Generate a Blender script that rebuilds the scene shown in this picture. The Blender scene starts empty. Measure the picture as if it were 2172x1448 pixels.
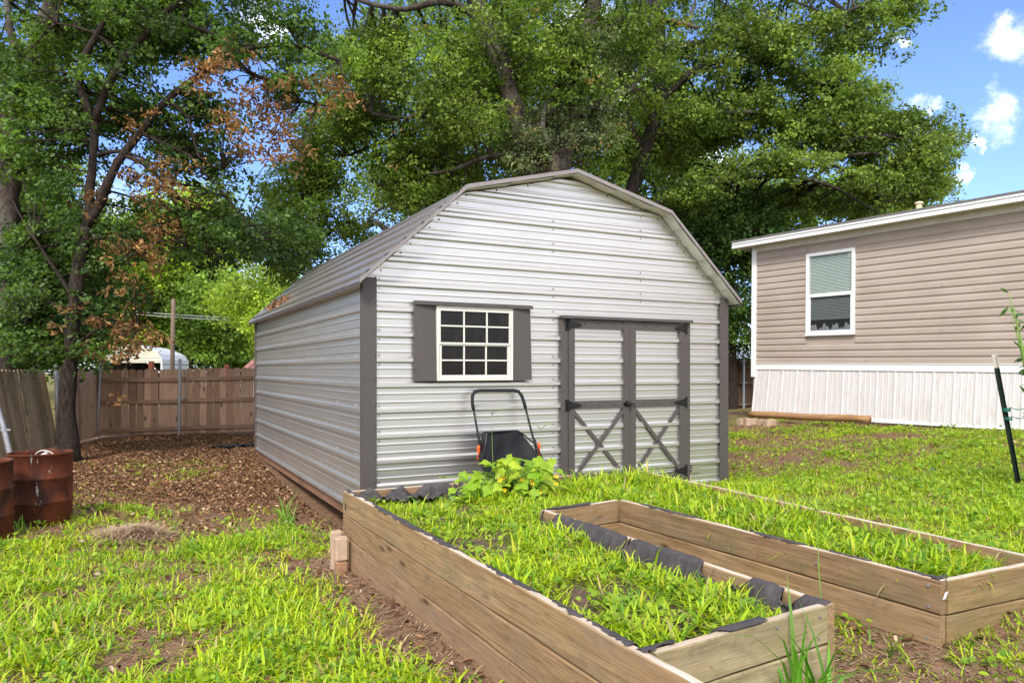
import bpy, bmesh, math, random
import numpy as np
from mathutils import Vector, Matrix
random.seed(7); RNG = np.random.default_rng(11)
SC = bpy.context.scene; COL = SC.collection
R = math.radians
F_PX, Y0, CX, CAM_H = 1555.0, 783.0, 1086.0, 1.5

def at(px, py, Y):
    return Vector(((px-CX)/F_PX*Y, Y, CAM_H-(py-Y0)/F_PX*Y))

# ------------------------------------------------------------------ noise
_tab = np.random.default_rng(5).random((256, 256)).astype(np.float32)
def vnoise(x, y, s=1.0, ox=0.0):
    x = np.asarray(x, dtype=np.float64)/s+ox+37.3; y = np.asarray(y, dtype=np.float64)/s+ox*1.7+91.1
    xi = np.floor(x).astype(int); yi = np.floor(y).astype(int); fx = x-xi; fy = y-yi
    fx = fx*fx*(3-2*fx); fy = fy*fy*(3-2*fy)
    t = lambda a, b: _tab[a % 256, b % 256]
    return (t(xi, yi)*(1-fx)+t(xi+1, yi)*fx)*(1-fy)+(t(xi, yi+1)*(1-fx)+t(xi+1, yi+1)*fx)*fy
def fbm(x, y, s=1.0, ox=0.0):
    return .55*vnoise(x, y, s, ox)+.3*vnoise(x, y, s*.47, ox+9)+.15*vnoise(x, y, s*.21, ox+21)
def sstep(a, b, x):
    t = np.clip((np.asarray(x)-a)/(b-a), 0, 1); return t*t*(3-2*t)

# ------------------------------------------------------------------ tagging
def tag(o, label=None, cat=None, group=None, kind=None):
    if label: o['label'] = label
    if cat: o['category'] = cat
    if group: o['group'] = group
    if kind: o['kind'] = kind
    return o
def empty(name, loc=(0, 0, 0), rz=0.0):
    o = bpy.data.objects.new(name, None); COL.objects.link(o)
    o.location = loc; o.rotation_euler = (0, 0, rz); o.empty_display_size = .2
    return o
def copy_tree(o, parent=None):
    c = o.copy(); COL.objects.link(c); c.parent = parent
    for ch in list(o.children): copy_tree(ch, c)
    return c

# ------------------------------------------------------------------ mesh helpers
class MB:
    def __init__(s): s.v = []; s.f = []; s.m = []
    def add(s, vs, fs, m=0):
        b = len(s.v); s.v += [tuple(p) for p in vs]
        for f in fs: s.f.append(tuple(b+i for i in f)); s.m.append(m)
    def box(s, lo, hi, M=None, m=0):
        (a, b, c), (d, e, g) = lo, hi
        vs = [Vector(p) for p in ((a,b,c),(d,b,c),(d,e,c),(a,e,c),(a,b,g),(d,b,g),(d,e,g),(a,e,g))]
        if M is not None: vs = [M @ p for p in vs]
        s.add(vs, [(0,3,2,1),(4,5,6,7),(0,1,5,4),(1,2,6,5),(2,3,7,6),(3,0,4,7)], m)
    def cbox(s, lo, hi, c=.004, M=None, m=0):      # box with chamfered edges
        bm = bmesh.new(); bmesh.ops.create_cube(bm, size=1)
        for v in bm.verts:
            v.co = Vector([(lo[i]+hi[i])/2+v.co[i]*(hi[i]-lo[i]) for i in range(3)])
        bmesh.ops.bevel(bm, geom=list(bm.edges), offset=c, segments=1, affect='EDGES')
        bm.verts.index_update()
        vs = [(M @ v.co if M is not None else v.co.copy()) for v in bm.verts]
        s.add(vs, [[v.index for v in f.verts] for f in bm.faces], m); bm.free()
    def tube(s, pts, rad, n=8, cap=True, m=0):
        pts = [Vector(p) for p in pts]
        if not hasattr(rad, '__len__'): rad = [rad]*len(pts)
        up = Vector((0.13, 0.21, 1)).normalized(); b = len(s.v); prev = None
        for i, p in enumerate(pts):
            d = (pts[min(i+1, len(pts)-1)]-pts[max(i-1, 0)])
            if d.length < 1e-9: d = Vector((0, 0, 1))
            d.normalize()
            if prev is None:
                a = d.cross(up)
                if a.length < 1e-3: a = d.cross(Vector((1, 0, 0)))
            else: a = prev-d*prev.dot(d)
            a.normalize(); prev = a; c = d.cross(a)
            for k in range(n):
                t = 2*math.pi*k/n; s.v.append(tuple(p+(a*math.cos(t)+c*math.sin(t))*rad[i]))
        for i in range(len(pts)-1):
            for k in range(n):
                k2 = (k+1) % n
                s.f.append((b+i*n+k, b+i*n+k2, b+(i+1)*n+k2, b+(i+1)*n+k)); s.m.append(m)
        if cap:
            s.f.append(tuple(b+k for k in reversed(range(n)))); s.m.append(m)
            e = b+(len(pts)-1)*n; s.f.append(tuple(e+k for k in range(n))); s.m.append(m)
    def lathe(s, prof, n=40, c=(0, 0, 0), m=0):
        b = len(s.v)
        for r, z in prof:
            for k in range(n):
                t = 2*math.pi*k/n; s.v.append((c[0]+r*math.cos(t), c[1]+r*math.sin(t), c[2]+z))
        for i in range(len(prof)-1):
            for k in range(n):
                k2 = (k+1) % n; s.f.append((b+i*n+k, b+i*n+k2, b+(i+1)*n+k2, b+(i+1)*n+k)); s.m.append(m)
    def build(s, name, mats, parent=None, smooth=False, loc=None, rot=None):
        me = bpy.data.meshes.new(name); me.from_pydata(s.v, [], s.f)
        if not isinstance(mats, (list, tuple)): mats = [mats]
        for mt in mats: me.materials.append(mt)
        if len(mats) > 1: me.polygons.foreach_set('material_index', s.m)
        if smooth: me.polygons.foreach_set('use_smooth', [True]*len(me.polygons))
        me.update(); o = bpy.data.objects.new(name, me); COL.objects.link(o)
        if parent: o.parent = parent
        if loc is not None: o.location = loc
        if rot is not None: o.rotation_euler = rot
        return o

def np_quads(name, V, Q, mat, parent=None, col=None, smooth=False):
    """V (n,3) float, Q (m,4) int, col (n,3) point colours"""
    me = bpy.data.meshes.new(name); n, m = len(V), len(Q)
    me.vertices.add(n); me.vertices.foreach_set('co', np.ascontiguousarray(V, dtype=np.float32).ravel())
    me.loops.add(m*4); me.loops.foreach_set('vertex_index', np.ascontiguousarray(Q, dtype=np.int32).ravel())
    me.polygons.add(m); me.polygons.foreach_set('loop_start', np.arange(0, m*4, 4, dtype=np.int32))
    if smooth: me.polygons.foreach_set('use_smooth', np.ones(m, dtype=bool))
    me.update(calc_edges=True)
    if col is not None:
        a = me.attributes.new('tint', 'FLOAT_COLOR', 'POINT')
        c4 = np.ones((n, 4), dtype=np.float32); c4[:, :3] = col; a.data.foreach_set('color', c4.ravel())
    me.materials.append(mat); o = bpy.data.objects.new(name, me); COL.objects.link(o)
    if parent: o.parent = parent
    return o

# ------------------------------------------------------------------ materials
class NT:
    def __init__(s, name):
        s.mat = bpy.data.materials.new(name); s.mat.use_nodes = True; s.t = s.mat.node_tree
        s.b = s.t.nodes['Principled BSDF']; s.out = s.t.nodes['Material Output']
    def n(s, typ, **kw):
        x = s.t.nodes.new(typ)
        for k, v in kw.items():
            if k in x.inputs.keys(): x.inputs[k].default_value = v
            else: setattr(x, k, v)
        return x
    def l(s, a, b): s.t.links.new(a, b)
    def coord(s, scale=(1, 1, 1), world=False, kind='Object', rnd=True):
        mp = s.n('ShaderNodeMapping'); mp.inputs['Scale'].default_value = scale
        if world: g = s.n('ShaderNodeNewGeometry'); s.l(g.outputs['Position'], mp.inputs['Vector'])
        else:
            c = s.n('ShaderNodeTexCoord'); s.l(c.outputs[kind], mp.inputs['Vector'])
            if rnd:
                oi = s.n('ShaderNodeObjectInfo'); ml = s.n('ShaderNodeMath', operation='MULTIPLY'); ml.inputs[1].default_value = 53.0
                s.l(oi.outputs['Random'], ml.inputs[0]); cb = s.n('ShaderNodeCombineXYZ')
                for i in range(3): s.l(ml.outputs[0], cb.inputs[i])
                s.l(cb.outputs[0], mp.inputs['Location'])
        return mp.outputs['Vector']
    def noise(s, vec, scale=5.0, detail=5.0, rough=.6, dist=0.0):
        x = s.n('ShaderNodeTexNoise'); x.inputs['Scale'].default_value = scale; x.inputs['Detail'].default_value = detail
        x.inputs['Roughness'].default_value = rough; x.inputs['Distortion'].default_value = dist
        s.l(vec, x.inputs['Vector']); return x.outputs['Fac']
    def ramp(s, fac, stops):
        x = s.n('ShaderNodeValToRGB'); e = x.color_ramp.elements
        while len(e) < len(stops): e.new(.5)
        for el, (p, c) in zip(e, stops):
            el.position = p; el.color = (c, c, c, 1) if not hasattr(c, '__len__') else (*c, 1)
        s.l(fac, x.inputs['Fac']); return x.outputs['Color']
    def mix(s, fac, a, b, mode='MIX'):
        x = s.n('ShaderNodeMix', data_type='RGBA', blend_type=mode)
        for sock, v in ((x.inputs[0], fac), (x.inputs[6], a), (x.inputs[7], b)):
            if hasattr(v, 'is_linked'): s.l(v, sock)
            elif hasattr(v, '__len__'): sock.default_value = (*v, 1)
            else: sock.default_value = v
        return x.outputs[2]
    def bump(s, h, strength=.3, dist=.01):
        x = s.n('ShaderNodeBump'); x.inputs['Strength'].default_value = strength; x.inputs['Distance'].default_value = dist
        s.l(h, x.inputs['Height']); s.l(x.outputs['Normal'], s.b.inputs['Normal'])
    def base(s, c):
        if hasattr(c, 'is_linked'): s.l(c, s.b.inputs['Base Color'])
        else: s.b.inputs['Base Color'].default_value = (*c, 1)
    def set(s, **kw):
        for k, v in kw.items(): s.b.inputs[k.replace('_', ' ')].default_value = v

def mat_simple(name, col, rough=.6, metal=0.0, var=.12, scale=9, bump=.0, dirt=None, spec=.4):
    m = NT(name); v = m.coord()
    f = m.noise(v, scale, 6)
    c = m.mix(m.ramp(f, [(.3, 0), (.7, 1)]), tuple(x*(1-var) for x in col), tuple(min(1, x*(1+var)) for x in col))
    if dirt:
        f2 = m.noise(v, scale*.37, 8, .7)
        c = m.mix(m.ramp(f2, [(.5, 0), (.72, .6)]), c, dirt)
    m.base(c); m.set(Roughness=rough, Metallic=metal, Specular_IOR_Level=spec)
    if bump: m.bump(m.noise(v, scale*6, 4), bump, .004)
    return m.mat

def mat_leaf(name, trans=.4, rough=.5, tmul=(1.25, 1.35, .7)):
    m = NT(name); a = m.n('ShaderNodeAttribute', attribute_name='tint')
    m.l(a.outputs['Color'], m.b.inputs['Base Color']); m.set(Roughness=rough, Specular_IOR_Level=.35)
    tr = m.n('ShaderNodeBsdfTranslucent'); tc = m.mix(1.0, a.outputs['Color'], tmul, 'MULTIPLY'); m.l(tc, tr.inputs['Color'])
    mx = m.n('ShaderNodeMixShader'); mx.inputs[0].default_value = trans
    m.l(m.b.outputs[0], mx.inputs[1]); m.l(tr.outputs[0], mx.inputs[2]); m.l(mx.outputs[0], m.out.inputs['Surface'])
    return m.mat

def mat_wood(name, c1, c2, c3, grain=26, stain=None, knots=True, rough=.85, gb=.35):
    """grain runs along local x"""
    m = NT(name); v = m.coord((1.1, grain, grain)); v0 = m.coord((1, 1, 1))
    g = m.noise(v, 2.2, 8, .65, .6)
    c = m.mix(m.ramp(g, [(.3, 0), (.62, 1)]), c1, c2)
    big = m.noise(m.coord((.8, 3, 3)), 1.6, 4)
    c = m.mix(m.ramp(big, [(.42, 0), (.7, .75)]), c, c3)
    fine = m.noise(m.coord((3, 90, 90)), 2.0, 3)
    c = m.mix(m.ramp(fine, [(.52, 0), (.72, .65)]), c, tuple(x*.35 for x in c1))
    wz = m.noise(m.coord((.55, 4, 4)), 2.4, 6, .7); c = m.mix(m.ramp(wz, [(.52, 0), (.70, .45)]), c, (c2[0]*.62, c2[0]*.50, c2[0]*.38))
    sm = m.noise(m.coord((2.2, 2.2, 2.2)), 3.5, 8, .75); c = m.mix(m.ramp(sm, [(.56, 0), (.70, .5)]), c, tuple(x*.45 for x in c1))
    if knots:
        vo = m.n('ShaderNodeTexVoronoi', feature='F1'); vo.inputs['Scale'].default_value = 1.0
        m.l(m.coord((1.7, 6.5, 6.5)), vo.inputs['Vector'])
        c = m.mix(m.ramp(vo.outputs['Distance'], [(.05, .85), (.13, 0)]), c, (.05, .025, .012))
    if stain:
        s2 = m.noise(v0, 2.3, 6, .7)
        c = m.mix(m.ramp(s2, [(.5, 0), (.68, .7)]), c, stain)
    m.base(c); m.set(Roughness=rough, Specular_IOR_Level=.2); m.bump(m.mix(.5, g, fine), gb, .004)
    return m.mat

def mat_bark(name, c1, c2, moss=None):
    m = NT(name); v = m.coord((1, 1, .28), world=True)
    f = m.noise(v, 22, 7, .7, .8); c = m.mix(m.ramp(f, [(.35, 0), (.65, 1)]), c1, c2)
    f2 = m.noise(m.coord(world=True), 2.4, 6)
    if moss: c = m.mix(m.ramp(f2, [(.5, 0), (.64, .7)]), c, moss)
    m.base(c); m.set(Roughness=.95, Specular_IOR_Level=.15); m.bump(f, .9, .03); return m.mat

def mat_metal_panel(name, col, metal=.6, rough=.42, dirt=(.2, .17, .13), dirt_amt=.35, streak=True):
    m = NT(name); v = m.coord(rnd=False)
    f = m.noise(m.coord((1, 1, 1), rnd=False), 1.1, 5); fs = m.noise(v, 220, 2)
    c = m.mix(m.ramp(f, [(.35, 0), (.65, 1)]), tuple(x*.97 for x in col), tuple(min(1, x*1.02) for x in col))
    c = m.mix(m.ramp(fs, [(.5, 0), (.8, .25)]), c, tuple(x*.6 for x in col))
    d = m.noise(m.coord((1.2, 1.2, 7) if streak else (3, 3, 3), rnd=False), 1.7, 8, .72)
    c = m.mix(m.ramp(d, [(.54, 0), (.78, dirt_amt)]), c, dirt)
    m.base(c); m.set(Metallic=metal, Specular_IOR_Level=.5)
    r = m.ramp(d, [(.3, rough-.02), (.75, rough+.06)]); m.l(r, m.b.inputs['Roughness'])
    m.bump(m.noise(m.coord((1, 1, .6), rnd=False), 2.6, 2), .035, .02)
    return m.mat

M = {}
M['panel'] = mat_metal_panel('galvanised panel', (.67, .645, .61), .90, .38, (.34, .30, .25), .12)
M['panel_side'] = M['panel']
M['roof'] = mat_metal_panel('weathered roof metal', (.60, .535, .49), .85, .30, (.16, .11, .08), .75, False)
M['taupe'] = mat_simple('taupe trim', (.080, .068, .063), .5, 0, .12, 60, .12)
M['trim_lit'] = mat_simple('lit taupe edge trim', (.27, .235, .225), .42, .25, .1, 8, 0)  # paler than the taupe: light on its up-facing side is in the colour
M['soffit_metal'] = mat_simple('panel underside', (.66, .64, .58), .5, .1, .06, 5, 0, (.3, .27, .2))
M['screw'] = mat_simple('screw heads', (.06, .055, .05), .5, .4)
M['white'] = mat_simple('white vinyl', (.80, .79, .77), .45, 0, .03, 4)
M['cream'] = mat_simple('cream window frame', (.66, .63, .56), .5, 0, .05, 6, 0, (.5, .44, .34))
M['black'] = mat_simple('black metal', (.012, .012, .013), .45, .3, .2)
M['dark_in'] = mat_simple('dark interior', (.012, .011, .010), .9)
def mat_glass(name, col, rough=.06):
    m = NT(name); v = m.coord((1, 1, .4)); f = m.noise(v, 9, 6, .7)
    m.base(m.mix(m.ramp(f, [(.45, 0), (.75, .6)]), col, tuple(x*2.2+.012 for x in col)))
    m.set(Specular_IOR_Level=.17); m.l(m.ramp(f, [(.4, rough), (.8, rough+.25)]), m.b.inputs['Roughness']); return m.mat
M['glass'] = mat_glass('dusty dark glass', (.010, .009, .008))
M['skid'] = mat_wood('skid wood', (.18, .09, .05), (.28, .15, .09), (.13, .07, .04), 20)
M['bed'] = mat_wood('weathered bed board', (.175, .102, .045), (.37, .24, .125), (.28, .18, .085), 26, (.19, .15, .085), True, .85, .5)
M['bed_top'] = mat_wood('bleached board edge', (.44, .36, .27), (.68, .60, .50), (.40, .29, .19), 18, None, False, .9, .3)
M['bed_red'] = mat_wood('reddish bed board', (.185, .105, .055), (.33, .21, .118), (.24, .145, .078), 24, (.2, .13, .08), True, .85, .3)
M['bed_grey'] = mat_wood('lichen stained board', (.25, .19, .105), (.41, .33, .195), (.24, .19, .085), 12, (.15, .13, .055), True, .85, .4)
M['bed_dark'] = mat_wood('brown cedar board', (.13, .075, .040), (.31, .195, .10), (.25, .165, .078), 30, (.13, .12, .05), True, .85, .6)
M['picket'] = mat_wood('fence picket', (.17, .115, .085), (.30, .21, .155), (.20, .13, .095), 16, (.12, .07, .05), True, .9, .3)
M['picket_old'] = mat_wood('mossy fence picket', (.16, .105, .06), (.30, .22, .13), (.17, .12, .06), 16, (.13, .13, .04), True, .9, .3)
M['picket_dark'] = mat_wood('dark fence picket', (.09, .05, .032), (.16, .10, .066), (.10, .06, .04), 16, None, True, .9, .3)
M['galv'] = mat_simple('galvanised post', (.42, .43, .44), .45, .7, .12, 14)
M['fabric'] = mat_simple('landscape fabric', (.050, .043, .044), .85, 0, .35, 14, .5, (.13, .10, .085))
M['soil'] = mat_simple('bed soil', (.10, .062, .040), .95, 0, .45, 22, .8, (.045, .028, .02))
M['stone'] = mat_simple('tan paver', (.46, .33, .23), .9, 0, .14, 24, .5, (.30, .19, .12))
M['stone_red'] = mat_simple('reddish paver', (.34, .19, .11), .9, 0, .14, 24, .5, (.20, .12, .08))
M['log'] = mat_wood('peeled round timber', (.26, .13, .055), (.42, .24, .12), (.33, .18, .08), 9, None, True, .8, .2)
def mat_rust():
    m = NT('rusty drum'); v = m.coord((1, 1, .55))
    f = m.noise(v, 5.5, 8, .68, .6); f2 = m.noise(v, 2.2, 5, .6); fs = m.noise(m.coord((3, 3, .7)), 5, 5, .6)
    c = m.mix(m.ramp(f, [(.35, 0), (.66, 1)]), (.050, .015, .009), (.135, .036, .013))
    c = m.mix(m.ramp(f2, [(.50, 0), (.6, .85)]), c, (.022, .012, .012))
    c = m.mix(m.ramp(m.noise(v, 3.1, 6), [(.58, 0), (.7, .7)]), c, (.24, .085, .03))
    c = m.mix(m.ramp(fs, [(.665, 0), (.70, .85)]), c, (.42, .38, .34))
    m.base(c); m.set(Roughness=.8, Specular_IOR_Level=.18); m.bump(f, .5, .008); return m.mat
M['rust'] = mat_rust()
M['litter'] = mat_leaf('dry leaves', .15, .8, (1.1, .9, .6))
M['grass'] = mat_leaf('grass blades', .35, .45, (1.15, 1.2, .5))
M['leaf'] = mat_leaf('tree leaves', .45, .45)
M['leaf_dead'] = mat_leaf('dead leaves', .3, .7, (1.2, .95, .5))
M['bark'] = mat_bark('oak bark', (.035, .026, .021), (.12, .095, .078), (.16, .155, .13))
M['bark_mid'] = mat_bark('grey brown bark', (.022, .017, .014), (.082, .066, .055), (.12, .115, .10))
M['bark_dark'] = mat_bark('dark bark', (.016, .011, .009), (.060, .045, .035))
M['straw'] = mat_leaf('dry straw', .1, .8, (1, .9, .7))

# ------------------------------------------------------------------ ground height
GP = np.array([(-3,3,0),(-5,5,0),(-5,7.5,0),(-4,10,.03),(-8,14,.0),(-5,17,-.02),(-2,14,.05),(-3.9,12,.09),(-1.9,6.6,.02),
 (-1.3,5.6,.03),(-.2,3.4,.09),(.4,2.3,.13),(1.3,2.7,.2),(1.85,3.0,.30),(2.7,3.3,.42),(2.5,4.2,.50),(1.6,6.2,.28),(2.5,8.4,.17),
 (.5,7,.1),(4.5,13.6,.60),(7,9.9,.68),(6,8.5,.62),(4.45,6.4,.5),(4,9.2,.42),(3.2,12,.36),(0,0,.05),(-3,0,0),(3,1,.3),(6,3,.55),(9,5,.62),
 (-30,40,0),(0,50,.1),(30,40,.5),(10,20,.5),(4.6,20,.38),(0,20,.15),(-12,6,0),(-12,20,0),(0,9.5,.0),(-1.45,7.2,-.11),(-2.0,8.3,-.09),(-.6,8,-.16),(1,12,.12),(-.4,15,.1),(60,60,.5),(-60,60,0),(14,8,.7),(40,-5,.6),(-40,-5,0)], float)
def _phi(d): return d  # biharmonic-like linear kernel: smooth, no overshoot
_D = np.hypot(GP[:, None, 0]-GP[None, :, 0], GP[:, None, 1]-GP[None, :, 1])
_A = np.zeros((len(GP)+1, len(GP)+1)); _A[:-1, :-1] = _phi(_D)-np.eye(len(GP))*.25; _A[-1, :-1] = 1; _A[:-1, -1] = 1
_w = np.linalg.solve(_A, np.append(GP[:, 2], 0))
def gz(x, y):
    x = np.asarray(x, float); y = np.asarray(y, float); sh = x.shape; x = x.ravel(); y = y.ravel()
    o = np.empty(len(x))
    for i in range(0, len(x), 40000):
        d = np.hypot(x[i:i+40000, None]-GP[None, :, 0], y[i:i+40000, None]-GP[None, :, 1]); o[i:i+40000] = _phi(d) @ _w[:-1]+_w[-1]
    near = np.exp(-((x/14)**2+((y-7)/14)**2))
    o += (fbm(x, y, 1.3, 3)-.5)*.07*near+(vnoise(x, y, .23, 8)-.5)*.022*near
    return o.reshape(sh)
def gz1(x, y): return float(gz(np.array([x]), np.array([y]))[0])

# ------------------------------------------------------------------ shed frame and garden-bed plan
SH = np.array([-1.307, 6.52]); YAW = .485
FD = np.array([math.cos(YAW), math.sin(YAW)]); SD = np.array([-math.sin(YAW), math.cos(YAW)]); SW, SL = 4.267, 6.096
def shed_uv(x, y):
    dx, dy = np.asarray(x)-SH[0], np.asarray(y)-SH[1]; return dx*FD[0]+dy*FD[1], dx*SD[0]+dy*SD[1]
HC = np.array([4.56, 13.95]); HD = np.array([.529, -.8487]); HN = np.array([-.8487, -.529])   # house corner, run direction, outward normal
PA, PB, PC, PE = (-1.265, 5.48), (1.15, 6.645), (2.572, 3.49), (1.834, 3.138)
PF, PG, PH_, PI_, PJ = (.7425, 5.086), (.239, 4.71), (1.252, 2.846), (.425, 2.33), (.78, 1.62)
BED_POLY = [PA, PB, PC, PE, PF, PG, PH_, PI_]
def in_poly(x, y, P):
    x = np.asarray(x); y = np.asarray(y); r = np.zeros(x.shape, bool); j = len(P)-1
    for i in range(len(P)):
        (xi, yi), (xj, yj) = P[i], P[j]
        c = ((yi > y) != (yj > y)) & (x < (xj-xi)*(y-yi)/(yj-yi+1e-12)+xi); r ^= c; j = i
    return r
def seg_dist(x, y, a, b):
    ax, ay = a; bx, by = b; dx, dy = bx-ax, by-ay; t = np.clip(((x-ax)*dx+(y-ay)*dy)/(dx*dx+dy*dy), 0, 1)
    return np.hypot(x-ax-t*dx, y-ay-t*dy)
TRENCH = [PF, PE, (1.95, 2.6), PH_, PG]

def grass_density(x, y):
    x = np.asarray(x, float); y = np.asarray(y, float)
    n = fbm(x, y, 1.15, 0); n2 = fbm(x, y, .38, 4)
    left = (.30+.70*sstep(.0, .22, n-.32))*(1-.93*sstep(6.5, 8.3, y+(n-.5)*3.2+(x+3)*.12))+.95*sstep(.44, .54, n)*sstep(.42, .56, n2)*sstep(13, 9, y)
    bare = sstep(.54, .66, fbm(x, y, .7, 13)); left = left*(1-.8*bare)
    right = (.35+.65*sstep(.3, .5, n))*(1-.8*sstep(.49, .62, fbm(x, y, .9, 31))*sstep(8.6, 10.2, y+x*.45-.6))
    w = sstep(.2, 1.6, x-(y-6)*.1); d = left*(1-w)+right*w
    dl = seg_dist(x, y, PA, PJ); d = d*sstep(.12, .62, dl+(n2-.5)*.35)
    de = seg_dist(x, y, PE, PC); d = d*(.25+.75*sstep(.1, .5, de+(n2-.5)*.3))
    d = np.where(in_poly(x, y, BED_POLY), 0, d)
    d = np.where(in_poly(x, y, TRENCH), d*.30, d)
    u, v = shed_uv(x, y); ins = (u > -.02) & (u < SW) & (v > -.02) & (v < SL); d = np.where(ins, 0, d); d = d*(.35+.65*sstep(.36, .50, fbm(x, y, .28, 77)))
    nearsh = sstep(.9, .05, np.where(v > 0, np.abs(u), 9)); d = d*(1-.8*nearsh*(v > .4))
    hx, hy = x-HC[0], y-HC[1]; ho = hx*HN[0]+hy*HN[1]; d = np.where((ho < -.0) & (hx*HD[0]+hy*HD[1] > -.3), 0, d)
    return np.clip(d, 0, 1)

# ------------------------------------------------------------------ ground sheet
def axis(lo, hi, step, far, k=14):
    a = np.arange(lo, hi+1e-6, step); g = np.cumsum(np.geomspace(step*2, far, k)); return np.concatenate([(lo-g)[::-1], a, hi+g])
def make_ground():
    xs = axis(-9, 9, .11, 90); ys = axis(-1, 19, .11, 90)
    X, Y = np.meshgrid(xs, ys, indexing='ij'); Z = gz(X, Y); V = np.stack([X, Y, Z], -1).reshape(-1, 3)
    nx, ny = X.shape; i = np.arange(nx*ny).reshape(nx, ny)
    Q = np.stack([i[:-1, :-1], i[1:, :-1], i[1:, 1:], i[:-1, 1:]], -1).reshape(-1, 4)
    d = grass_density(X.ravel(), Y.ravel()); far = sstep(16, 24, np.hypot(X.ravel(), Y.ravel()))
    lit = (1-d)
    col = np.stack([d*(1-far)+.8*far, lit, np.zeros_like(d)], -1)
    m = NT('ground soil and thatch'); a = m.n('ShaderNodeAttribute', attribute_name='tint'); sp = m.n('ShaderNodeSeparateColor'); m.l(a.outputs['Color'], sp.inputs[0])
    v = m.coord(world=True); f = m.noise(v, 14, 8, .7); f2 = m.noise(v, 60, 4, .7)
    soil = m.mix(m.ramp(f, [(.32, 0), (.68, 1)]), (.095, .05, .03), (.25, .15, .09))
    soil = m.mix(m.ramp(f2, [(.5, 0), (.7, .6)]), soil, (.34, .23, .14))
    soil = m.mix(m.ramp(m.noise(v, 33, 6, .7), [(.53, 0), (.66, .8)]), soil, (.05, .028, .018))
    gr = m.mix(m.ramp(f2, [(.35, 0), (.7, 1)]), (.10, .12, .025), (.27, .26, .07))
    m.base(m.mix(m.ramp(sp.outputs[0], [(.25, 0), (.9, .7)]), soil, gr)); m.set(Roughness=.95, Specular_IOR_Level=.1)
    m.bump(m.mix(.5, f, f2), .7, .02)
    o = np_quads('ground', V, Q, m.mat, None, col, True); tag(o, kind='structure', label='weedy backyard ground of thin grass bare soil and leaf litter'); return o
make_ground()

# ------------------------------------------------------------------ grass blades
def blades(P, L, Wd, az, tilt, curl, col, seg=3):
    """P (n,3); returns V,Q,C of arching flat blades"""
    n = len(P); k = seg+1; V = np.zeros((n, k, 2, 3)); d = np.stack([np.cos(az), np.sin(az)], -1); s = np.stack([-np.sin(az), np.cos(az)], -1)
    x = np.zeros(n); z = np.zeros(n); ang = tilt.copy()
    prof = {3: (.75, 1.0, .72, .06), 4: (.6, 1, .95, .6, .05), 2: (.9, .9, .06)}[seg]
    for j in range(k):
        w = Wd*prof[j]*.5
        for q, sg in ((0, -1), (1, 1)):
            V[:, j, q, 0] = P[:, 0]+d[:, 0]*x+s[:, 0]*w*sg; V[:, j, q, 1] = P[:, 1]+d[:, 1]*x+s[:, 1]*w*sg; V[:, j, q, 2] = P[:, 2]+z
        x += np.sin(ang)*L/seg; z += np.cos(ang)*L/seg; ang += curl/seg*(1.3 if j else .7)
    b = np.arange(n)[:, None]*(2*k)
    Q = np.concatenate([np.stack([b+2*j, b+2*j+1, b+2*j+3, b+2*j+2], -1) for j in range(seg)], 1).reshape(-1, 4)
    C = np.repeat(col[:, None, :], 2*k, 1).reshape(-1, 3)
    return V.reshape(-1, 3), Q, C
def grass_colors(n, x, y, bright=1.0):
    t = RNG.random(n); p = fbm(x, y, .8, 17)
    a = np.array([.29, .44, .012]); b = np.array([.50, .62, .020]); c = np.array([.11, .25, .014]); dry = np.array([.46, .36, .15])
    k = np.clip(.25+.9*(p-.35)+.55*(t-.4), 0, 1)[:, None]; col = a*(1-k)+b*k
    dk = (RNG.random(n) < .22)[:, None]; col = np.where(dk, c*(.8+.5*t[:, None]), col)
    dr = (RNG.random(n) < .08)[:, None]; col = np.where(dr, dry*(.6+.6*RNG.random((n, 1))), col); yl = (RNG.random(n) < .10)[:, None]; col = np.where(yl, np.array([.50, .50, .03]), col)
    big = fbm(x, y, 2.1, 51)[:, None]; fine = fbm(x, y, .22, 57)[:, None]; col = col*np.array([.88, .93, 1.0])+col*np.array([.55, .38, .0])*np.clip((big-.30)*1.9, 0, 1)*np.clip((fine-.2)*1.8, 0, 1.1); return np.clip(col*bright, 0, .9)
def grass_field(name, x, y, z, size, per, label, hue=1.0, flat=.0):
    n = len(x); rep = np.repeat(np.arange(n), per); m = len(rep)
    sz = np.broadcast_to(size, (n,))[rep]
    r = RNG.random(m)**.5*.055*sz/.1; a = RNG.random(m)*2*np.pi
    P = np.stack([x[rep]+np.cos(a)*r, y[rep]+np.sin(a)*r, z[rep]-.006], -1)
    L = sz*(.40+.75*RNG.random(m)**1.5)*np.where(RNG.random(m) < .06, 1.6, 1); Wd = (.0050+.0075*RNG.random(m))*np.clip(sz/.10, .75, 1.25)
    az = a+RNG.normal(0, .8, m); tilt = np.clip(RNG.normal(.82+flat, .42, m), 0, 1.5); curl = np.clip(RNG.normal(1.35, .6, m), .1, 2.4)
    V, Q, C = blades(P, L, Wd, az, tilt, curl, grass_colors(m, P[:, 0], P[:, 1], hue))
    return tag(np_quads(name, V, Q, M['grass'], None, C, True), label, 'grass', kind='stuff')
def scatter(n, x0, x1, y0, y1, dens=grass_density):
    x = RNG.uniform(x0, x1, n); y = RNG.uniform(y0, y1, n); k = RNG.random(n) < dens(x, y); return x[k], y[k]
def in_view(x, y, m=.35):
    return (y > .8) & (np.abs(x) < (.70+.06)*y+m)
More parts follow.
